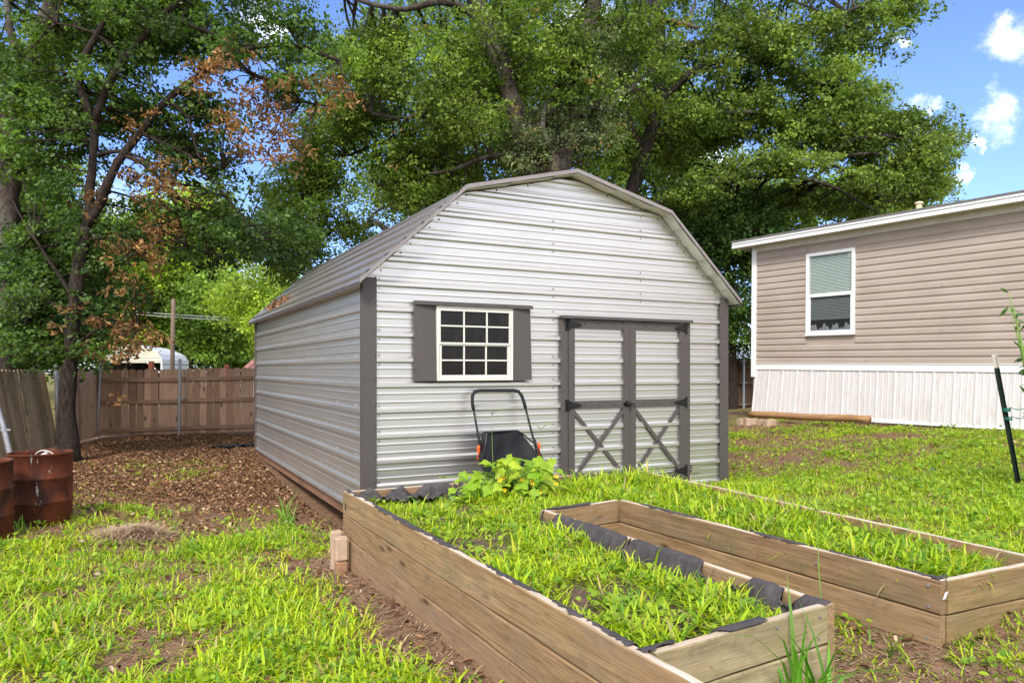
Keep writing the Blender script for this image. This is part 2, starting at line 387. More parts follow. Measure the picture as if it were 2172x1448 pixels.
def lawn():
    xs, ys = [], []
    for n, b in ((34000, (-5.5, 1.2, 2.2, 6.5)), (11000, (-7, 1, 6.5, 12)), (46000, (1.0, 7.5, 2.2, 8.5)), (30000, (1.5, 9, 8.5, 13.8))):
        x, y = scatter(n, *b); k = in_view(x, y); xs.append(x[k]); ys.append(y[k])
    x = np.concatenate(xs); y = np.concatenate(ys); z = gz(x, y)
    size = .105*(.55+.9*fbm(x, y, .6, 41))*np.where(x > .8, .70, 1)*np.where(y > 8, .85, 1)*np.where((x < 0) & (y < 6), 1.05, 1)
    grass_field('grass', x, y, z, size, 10, 'bright yellow green weedy grass growing in patches over the yard', 1.0, .12)
lawn()
def ground_weeds():
    P = []
    for n, b, f in ((3000, (-5.5, 1.2, 2.2, 8), grass_density), (3600, (1.0, 8, 2.2, 12), grass_density), (1300, (-1.4, 2.8, 2.0, 6.8), lambda x, y: .8*in_poly(x, y, BED_POLY))):
        x, y = scatter(n, *b, f); z = gz(x, y) if f is grass_density else soil_z(x, y); k = in_view(x, y); x, y, z = x[k], y[k], z[k]; r = np.repeat(np.arange(len(x)), 6)
        if f is not grass_density: e = np.minimum.reduce([seg_dist(x, y, a, b_) for a, b_ in zip(BED_POLY, BED_POLY[1:]+BED_POLY[:1])]); r = r[e[r] > .13]
        P.append(np.stack([x[r]+RNG.normal(0, .030, len(r)), y[r]+RNG.normal(0, .030, len(r)), z[r]+.015+.05*RNG.random(len(r))], -1))
    P = np.concatenate(P); n = len(P); N = RNG.normal(size=(n, 3))*.5+np.array([0, -.15, 1]); t = RNG.random(n)[:, None]; c = np.array([.11, .24, .015])*(1-t)+np.array([.34, .46, .025])*t
    V, Q, C = leaf_cards(P, N, .018+.03*RNG.random(n), c, 1.0, .8, .08)
    tag(np_quads('ground_cover_weeds', V, Q, M['grass'], None, C), 'small round leaved weeds mixed into the lawn and bed grass', 'weeds', kind='stuff')

# ------------------------------------------------------------------ leaf litter
def leaf_cards(P, N, size, col, ln=1.0, wd=.5, fold=.12, shape=None):
    """six-point folded leaves, 2 quads each"""
    n = len(P); N = N/np.linalg.norm(N, axis=1, keepdims=True)
    t = RNG.normal(size=(n, 3)); a = np.cross(N, t); a /= np.linalg.norm(a, axis=1, keepdims=True)+1e-9; b = np.cross(N, a)
    loc = shape if shape is not None else np.array([(-.5*ln, 0, 0), (-.15*ln, .5*wd, fold), (.27*ln, .42*wd, fold), (.5*ln, 0, -.03), (.27*ln, -.42*wd, fold), (-.15*ln, -.5*wd, fold)])
    V = P[:, None, :]+(a[:, None, :]*loc[None, :, 0:1]+b[:, None, :]*loc[None, :, 1:2]+N[:, None, :]*loc[None, :, 2:3])*np.asarray(size).reshape(-1, 1, 1)
    i = np.arange(n)[:, None]*6; Q = np.concatenate([i+np.array([0, 1, 2, 3]), i+np.array([0, 3, 4, 5])], 1).reshape(-1, 4)
    return V.reshape(-1, 3), Q, np.repeat(col[:, None, :], 6, 1).reshape(-1, 3)
def litter():
    xs, ys = [], []
    def dens(x, y):
        u, v = shed_uv(x, y); d = (1-.75*grass_density(x, y))*sstep(6.3, 8.5, y+(fbm(x, y, 1.2, 2)-.5)*3)
        return np.where((u > -.05) & (u < SW) & (v > -.1) & (v < SL), .0, np.clip(d, 0, 1))
    x, y = scatter(170000, -8.5, 0, 6, 16.9, dens); xs.append(x); ys.append(y)
    x, y = scatter(9000, -5, 1.3, 2.2, 7, lambda x, y: .5*(1-grass_density(x, y))*(~in_poly(x, y, BED_POLY))*(~in_poly(x, y, TRENCH))); xs.append(x); ys.append(y)
    x, y = scatter(9000, 1.2, 8, 2.4, 13.5, lambda x, y: .6*(1-grass_density(x, y))*(~in_poly(x, y, BED_POLY))*((x-HC[0])*HN[0]+(y-HC[1])*HN[1] > .1)); xs.append(x); ys.append(y)
    x = np.concatenate(xs); y = np.concatenate(ys); k = in_view(x, y); x, y = x[k], y[k]; n = len(x)
    P = np.stack([x, y, gz(x, y)+.008+.02*RNG.random(n)], -1)
    N = np.stack([RNG.normal(0, .6, n), RNG.normal(0, .6, n), np.ones(n)], -1)
    t = RNG.random(n)[:, None]; c = np.array([.07, .035, .018])*(1-t)+np.array([.36, .19, .09])*t; c = np.where(RNG.random(n)[:, None] < .09, np.array([.56, .40, .25]), c)
    size = np.where(y > 6.8, .014+.055*RNG.random(n)**2.2, .015+.04*RNG.random(n))
    V, Q, C = leaf_cards(P, N, size, c, 1.0, .42, .22)
    tag(np_quads('fallen_leaves', V, Q, M['litter'], None, C), 'brown fallen oak leaves covering the ground by the fence and shed', 'leaf litter', kind='stuff')
litter()
def mulch_bits():
    def dens(x, y): return (1-grass_density(x, y))*(~in_poly(x, y, BED_POLY))*(.45+.55*sstep(1.6, .2, np.minimum(seg_dist(x, y, PA, PJ), np.minimum(seg_dist(x, y, PE, PC), seg_dist(x, y, PH_, PE)))))
    x, y = scatter(70000, -5, 3.6, 2.0, 7.4, dens); n = len(x); P = np.stack([x, y, gz(x, y)+.004], -1)
    t = RNG.random(n)[:, None]; c = np.array([.12, .065, .04])*(1-t)+np.array([.50, .36, .22])*t
    V, Q, C = blades(P, .02+.05*RNG.random(n), .003+.004*RNG.random(n), RNG.random(n)*6.28, np.clip(RNG.normal(1.4, .15, n), .9, 1.57), RNG.normal(0, .3, n), c, 2)
    tag(np_quads('mulch', V, Q, M['straw'], None, C), 'brown shredded bark mulch strewn beside the raised bed walls', 'mulch', kind='stuff')
mulch_bits()

# ------------------------------------------------------------------ storage shed
ZB, ZE, KU, ZK, ZP = .195, 2.29, .925, 3.193-.03, 3.489-.03     # wall bottom, eave corner, knee offset, knee height, peak
RIB0, PITCH = 2.27, .2286
def rib_levels(z0, z1):
    """(height, outward offset) down a ribbed sheet, ribs fixed to the shed's own levels"""
    pts = []
    for k in range(-8, 14):
        c = RIB0-PITCH*k
        for h, o in ((.036, 0), (.014, .023), (-.014, .023), (-.030, 0)): pts.append((c+h, o))
        for mc in (c-PITCH/3, c-2*PITCH/3):
            for h, o in ((.013, 0), (.005, .0026), (-.005, .0026), (-.013, 0)): pts.append((mc+h, o))
    pts.sort()
    out = []
    zz = [p[0] for p in pts]; oo = [p[1] for p in pts]
    f = lambda z: float(np.interp(z, zz, oo))
    out.append((z0, f(z0))); out += [p for p in pts if z0+1e-4 < p[0] < z1-1e-4]; out.append((z1, f(z1)))
    return out
def gamb(z):      # left limit of the front wall at height z
    if z <= 2.322: return 0.0
    if z <= ZK: return (z-2.322)/(ZK-2.322)*KU
    return KU+(z-ZK)/(ZP-ZK)*(SW/2-KU)
def hexhead(mb, p, nrm, r=.007, h=.006, m=1):
    nrm = Vector(nrm); a = nrm.orthogonal().normalized(); b = nrm.cross(a); p = Vector(p)
    v = [p+(a*math.cos(t)+b*math.sin(t))*r for t in [k*math.pi/3 for k in range(6)]]
    mb.add(v+[q+nrm*h for q in v], [(0,1,7,6),(1,2,8,7),(2,3,9,8),(3,4,10,9),(4,5,11,10),(5,0,6,11),(6,7,8,9,10,11)], m)
def shed():
    T = empty('storage_shed', (SH[0], SH[1], 0), YAW)
    tag(T, 'grey ribbed metal barn shed with taupe trim and gambrel roof', 'shed')
    # front wall
    mb = MB(); lv = rib_levels(ZB, ZP-.02)
    rows = []
    for z, o in lv:
        a = gamb(z)+.004; rows.append([(a+(SW-2*a)*t, -o, z) for t in (0, .25, .5, .75, 1)])
    for r0, r1 in zip(rows[:-1], rows[1:]): 
        b = len(mb.v); mb.add(r0+r1, [(i, i+1, 6+i, 5+i) for i in range(4)])
    for k in range(-4, 9):
        c = RIB0-PITCH*k
        for u in (.13, 1.95, 3.05, 4.13):
            for dz in (.045, -.042):
                if gamb(c)+.05 < u < SW-gamb(c)-.05 and (k+int(u*3)) % 3 != 1 and not (2.0 < u < 3.75 and c < 2.05) and not (.42 < u < 1.7 and 1.36 < c < 2.15):
                    hexhead(mb, (u, -.001, c+dz), (0, -1, 0), .0065, .004)
    for i in range(14):                                             # screws following the roof edge
        z = ZE+.1+i*.085
        if z < ZP-.08:
            for sgn in (0, 1):
                u = gamb(z)+.07; hexhead(mb, (u if not sgn else SW-u, -.001, z), (0, -1, 0), .008)
    mb.build('front_wall', [M['panel'], M['screw']], T)
    # left, right and back walls
    for nm, fn, ln, nr in (('side_wall', lambda s, o, z: (-o, s, z), SL, (-1, 0, 0)), ('side_wall', lambda s, o, z: (SW+o, SL-s, z), SL, (1, 0, 0)), ('back_wall', lambda s, o, z: (SW-s, SL+o, z), SW, (0, 1, 0))):
        mb = MB(); lv = rib_levels(ZB, ZE+.02) if nm == 'side_wall' else rib_levels(ZB, ZP-.02)
        for (z0, o0), (z1, o1) in zip(lv[:-1], lv[1:]):
            a0, a1 = (gamb(z0), gamb(z1)) if nm == 'back_wall' else (0, 0)
            ts = [0, .2, .4, .6, .8, 1]
            r0 = [fn(a0+(ln-2*a0)*t, o0, z0) for t in ts]; r1 = [fn(a1+(ln-2*a1)*t, o1, z1) for t in ts]
            mb.add(r1+r0, [(i, i+1, 7+i, 6+i) for i in range(5)])
        if nm == 'side_wall':
            for k in (1, 2, 3, 5, 7, 8):
                for j in range(9):
                    p = fn(.3+j*.68, .0005, RIB0-PITCH*k+(.045 if k < 4 else .045)); hexhead(mb, p, nr, .007, .006)
            for j in range(24): hexhead(mb, fn(.12+j*.255, .023, ZB+.02), nr, .007)
        mb.build(nm, [M['panel'], M['screw'] if nm != 'side_wall' else M['galv']], T)
    # corner trims (L-shaped posts)
    for u0, su in ((0, 1), (SW, -1)):
        mb = MB(); a, b = (-.026, .098) if su > 0 else (SW-.098, SW+.026)
        mb.box((a, -.030, ZB-.035), (b, -.022, ZE+.03))
        a2, b2 = (-.030, -.026) if su > 0 else (SW+.026, SW+.030)
        mb.box((a2, -.030, ZB-.035), (b2, .055, ZE-.03))
        for k in range(9): hexhead(mb, (.086 if su > 0 else SW-.086, -.030, RIB0-PITCH*k+.05), (0, -1, 0), .007)
        mb.build('corner_trim', [M['taupe'], M['screw']], T)
    for u in (0, SW):
        mb = MB(); a, b = (-.03, .05) if u == 0 else (SW-.05, SW+.03)
        mb.box((a, SL-.04, ZB-.03), (b, SL+.03, ZE)); mb.build('corner_trim', M['taupe'], T)
    # roof: four ribbed slopes swept front to back
    ov, fr, bk = .097, .172, .16
    out = [(-ov, 2.262), (KU, 3.193), (SW/2, 3.489), (SW-KU, 3.193), (SW+ov, 2.262)]
    def slope_mesh(thick, v0, v1, flip=False):
        mb = MB(); prof = []
        for (a, b) in zip(out[:-1], out[1:]):
            a2, b2 = Vector((a[0], 0, a[1])), Vector((b[0], 0, b[1])); d = b2-a2; L = d.length; d.normalize(); n = Vector((-d.z, 0, d.x))
            k = max(2, round(L/PITCH)); p = L/k
            for j in range(k):
                c = p*(j+.5)
                for h, o in ((-p/2, 0), (-.034, 0), (-.018, .027), (.018, .027), (.034, 0)):
                    prof.append(a2+d*(c+h)+n*(o if thick else 0)-n*(0 if thick else .012))
        prof.append(Vector((out[-1][0], 0, out[-1][1])))
        vs = np.linspace(v0, v1, 9); m = len(prof)
        mb.add([(q.x, v, q.z) for v in vs for q in prof], [((j)*m+i, (j+1)*m+i, (j+1)*m+i+1, j*m+i+1) for j in range(8) for i in range(m-1)])
        return mb, prof
    mb, prof = slope_mesh(True, -fr+.004, SL+bk)
    for (a, b) in zip(out[:-1], out[1:]):                            # screw lines on the sheets
        a2, b2 = Vector((a[0], 0, a[1])), Vector((b[0], 0, b[1])); d = b2-a2; L = d.length; d.normalize(); n = Vector((-d.z, 0, d.x)); k = max(2, round(L/PITCH)); p = L/k
        for j in range(k):
            for i in range(9):
                q = a2+d*(p*(j+.5)+.048); hexhead(mb, (q.x, .1+i*.74, q.z), n, .009, .008)
    mb.build('roof', [M['roof'], M['screw']], T)
    mb = MB()                                                        # whitish underside, one panel per rib so the joints show
    for (a, b) in zip(out[:-1], out[1:]):
        a2, b2 = Vector((a[0], 0, a[1])), Vector((b[0], 0, b[1])); d = b2-a2; L = d.length; d.normalize(); n = Vector((-d.z, 0, d.x)); k = max(2, round(L/PITCH)); p = L/k
        for j in range(k):
            q0, q1 = a2+d*(p*j+.005), a2+d*(p*(j+1)-.005); dr = .012+.004*(j % 2)
            o0, o1 = -n*dr, -n*(dr+.007)
            v4 = [q0+o0, q1+o1]
            mb.add([(v4[0].x, -fr+.012, v4[0].z), (v4[1].x, -fr+.012, v4[1].z), (v4[1].x, SL+bk-.01, v4[1].z), (v4[0].x, SL+bk-.01, v4[0].z)], [(0, 1, 2, 3)])
            e0, e1 = q1-n*.003, q1+d*.008-n*.003
            mb.add([(e0.x, -fr+.012, e0.z), (e1.x, -fr+.012, e1.z), (e1.x, SL+bk-.01, e1.z), (e0.x, SL+bk-.01, e0.z)], [(0, 1, 2, 3)], 1)
    mb.build('soffit', [M['soffit_metal'], M['dark_in']], T)
    for nm, v0, v1 in (('rake_trim', -fr-.004, -fr+.010), ('rake_trim', SL+bk, SL+bk+.012)):
        mb = MB()
        o2 = []
        for i, (u, z) in enumerate(out):
            o2.append(Vector((u, 0, z+.024)))
        lo = [Vector((u, 0, z-.014)) for u, z in out]
        vs = [(q.x, v, q.z) for v in (v0, v1) for q in o2+lo]
        fs = []
        for i in range(4):
            fs += [(i, 5+i, 6+i, i+1), (10+i, 11+i, 16+i, 15+i), (i, i+1, 11+i, 10+i), (5+i, 15+i, 16+i, 6+i)]
        fs += [(0, 10, 15, 5), (4, 9, 19, 14)]
        mb.add(vs, fs)
        mb.add([(q.x, v, q.z+.002) for v in (v0, v0+.07) for q in o2], [(i, i+1, 6+i, 5+i) for i in range(4)])   # flange lying on the sheets
        for i in range(4):
            for t in np.linspace(.06, .94, 7):
                q = o2[i].lerp(o2[i+1], t); hexhead(mb, (q.x, v0+.045, q.z+.002), (0, 0, 1), .008)
        mb.build(nm, [M['trim_lit'], M['screw']], T)
    for s in (0, 1):                                                  # drip edge along both eaves
        mb = MB(); u = -ov-.004 if s == 0 else SW+ov-.006
        mb.box((u, -fr+.012, 2.222), (u+.010, SL+bk-.002, 2.258)); mb.build('eave_trim', M['taupe'], T)
    # floor and skids
    mb = MB(); mb.box((.03, .03, .17), (SW-.03, SL-.03, .194)); mb.build('floor_deck', M['skid'], T)
    for u in (.015, 1.4, 2.8, SW-.105):
        mb = MB(); mb.box((-SL/2+.05, -.045, .030), (SL/2-.05, .045, .115))
        mb.build('skid', M['skid'], T, loc=(u+.045, SL/2, .055), rot=(0, 0, math.pi/2))
    mb = MB(); mb.box((.06, .3, -.2), (SW-.06, .34, .168)); mb.build('underfloor_shade_board', M['dark_in'], T)  # near-black board standing in for the shade under the floor
    for v in (.5, 2.2, 3.9, 5.5):
        for u in (.06, SW-.06):
            mb = MB(); mb.cbox((.30 if u < 1 else SW-.5, v, -.25), (.50 if u < 1 else SW-.3, v+.4, .083), .01); mb.build('support_block', M['stone'], T)
    # window with shutters
    w0, w1, z0, z1 = .663, 1.462, 1.395, 2.088; yf = -.052
    mb = MB()
    t = .024
    mb.box((w0, yf, z0), (w0+t, -.0195, z1)); mb.box((w1-t, yf, z0), (w1, -.0195, z1))
    mb.box((w0+t, yf, z0), (w1-t, -.0195, z0+t)); mb.box((w0+t, yf, z1-.02), (w1-t, -.0195, z1))
    fr_o = mb.build('window', M['cream'], T); fr_o['label'] = 'cream double hung window between taupe shutters'
    for nm, za, zb, d, mt in (('sash', z0+t+.002, 1.742, .016, .032), ('sash', 1.738, z1-.022, .006, .016)):
        mb = MB(); a, b = w0+t+.002, w1-t-.002; y0, y1 = yf+d-.004, yf+d+.016
        sw_ = .028 if d > .01 else .014
        mb.box((a, y0, za), (a+sw_, y1, zb)); mb.box((b-sw_, y0, za), (b, y1, zb)); mb.box((a+sw_, y0, za), (b-sw_, y1, za+mt*.8)); mb.box((a+sw_, y0, zb-.020), (b-sw_, y1, zb))
        if d > .01: mb.box((a, y0-.006, zb-.012), (b, y0, zb+.010))
        for i in (1, 2):
            x = a+sw_+(b-a-2*sw_)*i/3; mb.box((x-.007, y0+.003, za+mt*.8), (x+.007, y1-.001, zb-.020))
        zc = (za+zb)/2+.004
        for i in range(3):
            xa = a+sw_+(b-a-2*sw_)*i/3+(.007 if i else 0); xb = a+sw_+(b-a-2*sw_)*(i+1)/3-(.007 if i < 2 else 0)
            mb.box((xa, y0+.004, zc-.007), (xb, y1-.002, zc+.007))
        mb.build('sash', M['cream'], fr_o)
        mb = MB(); mb.box((a+.004, y1-.006, za+.004), (b-.004, y1-.003, zb-.004)); mb.build('pane', M['glass'], fr_o)
    mb = MB(); mb.box((.444, -.062, 2.100), (1.674, -.022, 2.128)); mb.box((.440, -.070, 2.092), (1.678, -.063, 2.120))
    for u in (.75, 1.06, 1.37): hexhead(mb, (u, -.070, 2.108), (0, -1, 0), .006)
    mb.build('window_header', [M['taupe'], M['screw']], T)
    for a, b in ((.445, .660), (1.465, 1.667)):
        mb = MB(); za, zb = 1.395, 2.099; y = -.026
        mb.add([(a, y, za), (b, y-.034, za), (b, y-.002, zb), (a, y-.030, zb), (a, -.0195, za), (b, -.0195, za), (b, -.0195, zb), (a, -.0195, zb)],
               [(0, 1, 3), (1, 2, 3), (4, 7, 6, 5), (0, 3, 7, 4), (1, 5, 6, 2), (0, 4, 5, 1), (3, 2, 6, 7)])
        for z in (1.5, 1.98): hexhead(mb, (a+.012, y-.012, z), (0, -1, 0), .006)
        mb.build('shutter', [M['taupe'], M['screw']], T)
    # double door
    d0, d1, zt, zb = 2.023, 3.712, 2.012, .30
    mb = MB()
    mb.box((d0, -.040, ZB+.02), (2.100, -.0195, zt+.012)); mb.box((3.637, -.040, ZB+.02), (d1, -.0195, zt+.012))
    mb.box((d0-.010, -.075, zt+.014), (d1+.010, -.0195, zt+.034)); mb.box((d0-.012, -.081, zt+.004), (d1+.012, -.0752, zt+.030))
    for k in range(9):
        for u in (2.035, 3.700): hexhead(mb, (u, -.040, RIB0-PITCH*(k+1)-.07), (0, -1, 0), .006)
    mb.build('door_frame', [M['taupe'], M['screw']], T)
    for s, (a, b) in enumerate(((2.104, 2.868), (2.872, 3.633))):
        mb = MB(); lv = rib_levels(zb, zt-.005)
        for (za, oa), (zb2, ob) in zip(lv[:-1], lv[1:]):
            mb.add([(a+.004, -.024-oa*.8, za), (b-.004, -.024-oa*.8, za), (b-.004, -.024-ob*.8, zb2), (a+.004, -.024-ob*.8, zb2)], [(0, 1, 2, 3)])
        mb.box((a+.003, -.0235, zb), (b-.003, -.0200, zt-.005))
        D = mb.build('door', [M['panel']], T)
        yo, yi = -.052, -.0205
        st = ((a, a+.072), (b-.078, b)) if s == 0 else ((a, a+.078), (b-.080, b))
        for q, (x0, x1) in enumerate(st):
            m2 = MB(); m2.box((x0, yo, zb-.01), (x1, yi, zt)); 
            for k in range(7): hexhead(m2, ((x1-.010) if q == 0 else (x0+.010), yo, zt-.22-k*PITCH), (0, -1, 0), .006)
            m2.build('stile', [M['taupe'], M['screw']], D)
        xa, xb = st[0][1], st[1][0]
        for z0_, z1_ in ((zt-.094, zt-.003), (1.090, 1.176), (zb-.012, zb+.07)):
            m2 = MB(); m2.box((xa+.0005, yo+.004, z0_), (xb-.0005, yi, z1_))
            for t in (.2, .5, .8): hexhead(m2, (xa+(xb-xa)*t, yo+.004, (z0_+z1_)/2), (0, -1, 0), .007)
            m2.build('rail', [M['taupe'], M['screw']], D)
        zl, zh = zb+.072, 1.088
        for q, (pa, pb) in enumerate((((xa, zh), (xb, zl)), ((xa, zl), (xb, zh)))):
            top = (q == 1) if s == 0 else (q == 0)
            A_, B_ = Vector((pa[0], 0, pa[1])), Vector((pb[0], 0, pb[1])); d = (B_-A_); L = d.length; d.normalize(); n = Vector((-d.z, 0, d.x)); w = .036
            ya, yb = (yo+.0005, yo+.008) if top else (yo+.010, yo+.016)
            # clip the strap flush with the stile edges
            def end(P, sgn, xx):
                p1, p2 = P+n*w*1, P-n*w*1
                q1 = p1+d*((xx-p1.x)/d.x); q2 = p2+d*((xx-p2.x)/d.x); return q1, q2
            a1, a2 = end(A_, 1, xa+.001); b1, b2 = end(B_, 1, xb-.001)
            cl = lambda p: Vector((p.x, 0, min(max(p.z, zl-.001), zh+.001)))
            a1, a2, b1, b2 = map(cl, (a1, a2, b1, b2))
            m2 = MB(); pts = [(p.x, y, p.z) for y in (ya, yb) for p in (a1, a2, b2, b1)]
            if b1.x < a1.x: pass
            m2.add(pts, [(0, 1, 2, 3), (7, 6, 5, 4), (0, 4, 5, 1), (1, 5, 6, 2), (2, 6, 7, 3), (3, 7, 4, 0)])
            if top: hexhead(m2, ((pa[0]+pb[0])/2, ya, (pa[1]+pb[1])/2), (0, -1, 0), .008)
            m2.build('cross_brace', [M['taupe'], M['screw']], D)
        hx, sg = (a-.002, 1) if s == 0 else (b+.002, -1)
        for z in (1.955, 1.133, .375):
            m2 = MB(); yh = yo-.007
            x0, x1 = (hx-.036, hx-.003) if sg > 0 else (hx+.003, hx+.036)
            m2.box((x0, -.046, z-.060), (x1, -.0405, z+.060))
            m2.tube([(hx, yh, z-.055), (hx, yh, z+.055)], .006, 8)
            q = [(hx+sg*.006, z-.042), (hx+sg*.150, z-.008), (hx+sg*.158, z), (hx+sg*.150, z+.008), (hx+sg*.006, z+.042)]
            if sg < 0: q = q[::-1]
            nq = len(q); m2.add([(x, y, zz) for y in (yh, yo-.0008) for x, zz in q], [tuple(range(nq)), tuple(range(2*nq-1, nq-1, -1))]+[(i, nq+i, nq+(i+1) % nq, (i+1) % nq) for i in range(nq)])
            for t in (.03, .07, .11): hexhead(m2, (hx+sg*t, yh, z), (0, -1, 0), .006, .003, 1)
            for t in (-.045, .045): hexhead(m2, ((x0+x1)/2, -.046, z+t), (0, -1, 0), .005, .003, 1)
            m2.build('hinge', [M['black'], M['screw']], D)
        if s == 0:
            m2 = MB(); c = (b-.035, 1.135)
            prof = [(.001, -.058), (.018, -.056), (.026, -.045), (.026, -.030), (.012, -.024), (.012, -.006), (.032, -.006), (.032, .0)]
            nn = 16
            vs = [(c[0]+r*math.cos(2*math.pi*k/nn), yo+y, c[1]+r*math.sin(2*math.pi*k/nn)) for r, y in prof for k in range(nn)]
            m2.add(vs, [(i*nn+k, (i+1)*nn+k, (i+1)*nn+(k+1) % nn, i*nn+(k+1) % nn) for i in range(len(prof)-1) for k in range(nn)])
            m2.box((c[0]+.02, yo-.030, c[1]-.006), (c[0]+.085, yo-.020, c[1]+.006)); m2.box((c[0]-.05, yo-.018, c[1]-.005), (c[0]-.02, yo-.004, c[1]+.012))
            m2.build('handle', M['black'], D)
    # small wall vent low beside the door
    mb = MB(); mb.box((3.755, -.024, .335), (3.875, -.0195, .415)); mb.box((3.765, -.027, .343), (3.865, -.0245, .407)); mb.build('wall_vent', M['panel'], T)
    return T
shed()

# ------------------------------------------------------------------ mobile home
def house():
    Z = lambda h: CAM_H+h
    T = empty('mobile_home', (HC[0], HC[1], 0), math.atan2(HD[1], HD[0])); T.rotation_euler[1] = R(.55)
    tag(T, 'taupe vinyl sided mobile home with white skirting and one window', 'mobile home')
    # local x runs along the wall towards the camera, local -y... outward normal is local (0,-1)?  HN = rot(-90 deg) of HD
    LN, DP = 12.0, 5.0; zt, zs = Z(2.215), Z(.12)
    mv = NT('vinyl siding'); f = mv.noise(mv.coord((.7, 2, 2), rnd=False), 1.4, 5); fg = mv.noise(mv.coord((5, 40, 40), rnd=False), 5, 4)
    c = mv.mix(mv.ramp(f, [(.35, 0), (.7, 1)]), (.36, .29, .235), (.43, .355, .295)); c = mv.mix(mv.ramp(fg, [(.4, 0), (.75, .3)]), c, (.31, .245, .195))
    mv.base(c); mv.set(Roughness=.55, Specular_IOR_Level=.35); mv.bump(fg, .12, .003)
    # window opening
    wx0, wx1, wz0, wz1 = .2575*4.607, .458*4.607, Z(.60), Z(2.035)
    mb = MB(); c0 = .1143; z = zs; k = 0
    while z < zt-.001:
        z2 = min(z+c0, zt); h = z2-z
        prof = [(.004, z), (.016, z+.0005), (.0165, z+h*.10), (.0125, z+h*.58), (.006, z+h*.70), (.004, z+h*.80), (.003, z2)]
        spans = [(0.10, LN)]
        if z2 > wz0-.03 and z < wz1+.03: spans = [(0.10, wx0-.005), (wx1+.005, LN)]
        for a, b in spans:
            xs = np.linspace(a, b, 2)
            for (o0, q0), (o1, q1) in zip(prof[:-1], prof[1:]):
                mb.add([(a, -o0, q0), (b, -o0, q0), (b, -o1, q1), (a, -o1, q1)], [(0, 1, 2, 3)])
        # lap joints
        jx = [(2.3, 5.9), (3.5, 7.6), (1.1, 4.7)][k % 3] if k % 2 == 0 else ()
        for x in jx:
            if all(a < x < b for a, b in spans[:1]) or any(a < x < b for a, b in spans):
                pp = [(o+.0012, q) for o, q in prof[1:-1]]
                for (o0, q0), (o1, q1) in zip(pp[:-1], pp[1:]): mb.add([(x, -o0, q0), (x+.03, -o0, q0), (x+.03, -o1, q1), (x, -o1, q1)], [(0, 1, 2, 3)])
                mb.add([(x-.004, -.0172, z+.003), (x, -.0176, z+.003), (x, -.0140, z+h*.55), (x-.004, -.0136, z+h*.55)], [(0, 1, 2, 3)], 1)
        z = z2; k += 1
    mb.build('siding', [mv.mat, M['taupe']], T)
    mb = MB(); mb.box((0.02, .004, Z(-.5)), (LN, DP, zt+.1)); 
    mb.build('wall_core', mv.mat, T)
    mb = MB(); mb.box((-.004, -.030, Z(.0)-.14), (.098, -.003, zt+.03)); mb.box((-.008, -.026, Z(.0)-.14), (-.0045, .10, zt+.03)); mb.build('corner_trim', M['white'], T)
    mb = MB(); mb.box((.099, -.024, Z(.0)), (LN, .002, zs-.014)); mb.box((.099, -.034, zs-.013), (LN, .002, zs-.001)); mb.build('band_trim', M['white'], T)
    # skirting: leaning ribbed vinyl
    ms = NT('skirting vinyl'); g = ms.noise(ms.coord((1, 1, .7), rnd=False), 2.6, 6, .65); g2 = ms.noise(ms.coord((8, 8, 1.2), rnd=False), 3, 5, .7)
    c = ms.mix(ms.ramp(g, [(.4, 0), (.75, .5)]), (.64, .615, .60), (.55, .495, .45)); c = ms.mix(ms.ramp(g2, [(.50, 0), (.72, .6)]), c, (.46, .38, .32))
    ms.base(c); ms.set(Roughness=.45)
    mb = MB(); x = .08; zb = Z(-.80)
    def row(t, x, o):
        lean = .075*(1-t)*np.interp(x, [0, 2, 5, 12], [1.0, .75, .6, .6])+.015*math.sin(x*2.1)*(1-t)
        zz = zb+np.interp(x, [0, 1.6, 4.6, 12], [-.02, -.0, .055, .08]); return (x-.03*(1-t)*max(0, 1-x/1.5), -(o+.006+lean), zz+(Z(0)+.004-zz)*t)
    xs = []
    while x < LN:
        for dx, o in ((0, .0), (.012, .011), (.030, .011), (.042, 0), (.105, .0), (.111, .004), (.123, .004), (.129, 0), (.195, 0), (.201, .004), (.213, .004), (.219, 0), (.29, 0)): xs.append((x+dx, o))
        x += .30
    ts = (0, .33, .66, 1); m = len(xs)
    mb.add([row(t, x, o) for t in ts for x, o in xs], [(j*m+i, j*m+i+1, (j+1)*m+i+1, (j+1)*m+i) for j in range(3) for i in range(m-1)])
    mb.build('skirting', ms.mat, T)
    mb = MB()
    for x0 in np.arange(.05, LN-.3, 2.45):
        x1 = min(x0+2.47, LN); dz = random.uniform(-.012, .012)
        p0, p1 = row(0, x0, .016), row(0, x1-.03, .016)
        vs = [(p[0], p[1]+a, p[2]+b+dz) for p in (p0, p1) for a, b in ((-.012, -.035), (.02, -.035), (.02, .014), (-.012, .010))]
        mb.add(vs, [(0, 4, 7, 3), (3, 7, 6, 2), (1, 2, 6, 5), (0, 1, 5, 4), (0, 3, 2, 1), (4, 5, 6, 7)])
    mb.build('skirting_rail', M['white'], T)
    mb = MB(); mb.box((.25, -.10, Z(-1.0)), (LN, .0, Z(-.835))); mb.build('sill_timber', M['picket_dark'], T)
    # eave: fascia, soffit, frieze, roof
    e0, ov = -.26, .25; zf0, zf1 = Z(2.30), Z(2.405)
    mb = MB(); mb.box((e0, -ov-.02, zf0), (LN, -ov, zf1)); mb.box((e0, -ov-.034, zf1-.035), (LN, -ov-.0205, zf1+.006)); mb.box((e0-.02, -ov-.02, zf0), (e0-.0005, DP, zf1+.004))
    mb.build('fascia', M['white'], T)
    sm = NT('vented soffit'); v = sm.coord(rnd=False); wv = sm.n('ShaderNodeTexWave', bands_direction='X'); wv.inputs['Scale'].default_value = 10; sm.l(v, wv.inputs['Vector'])
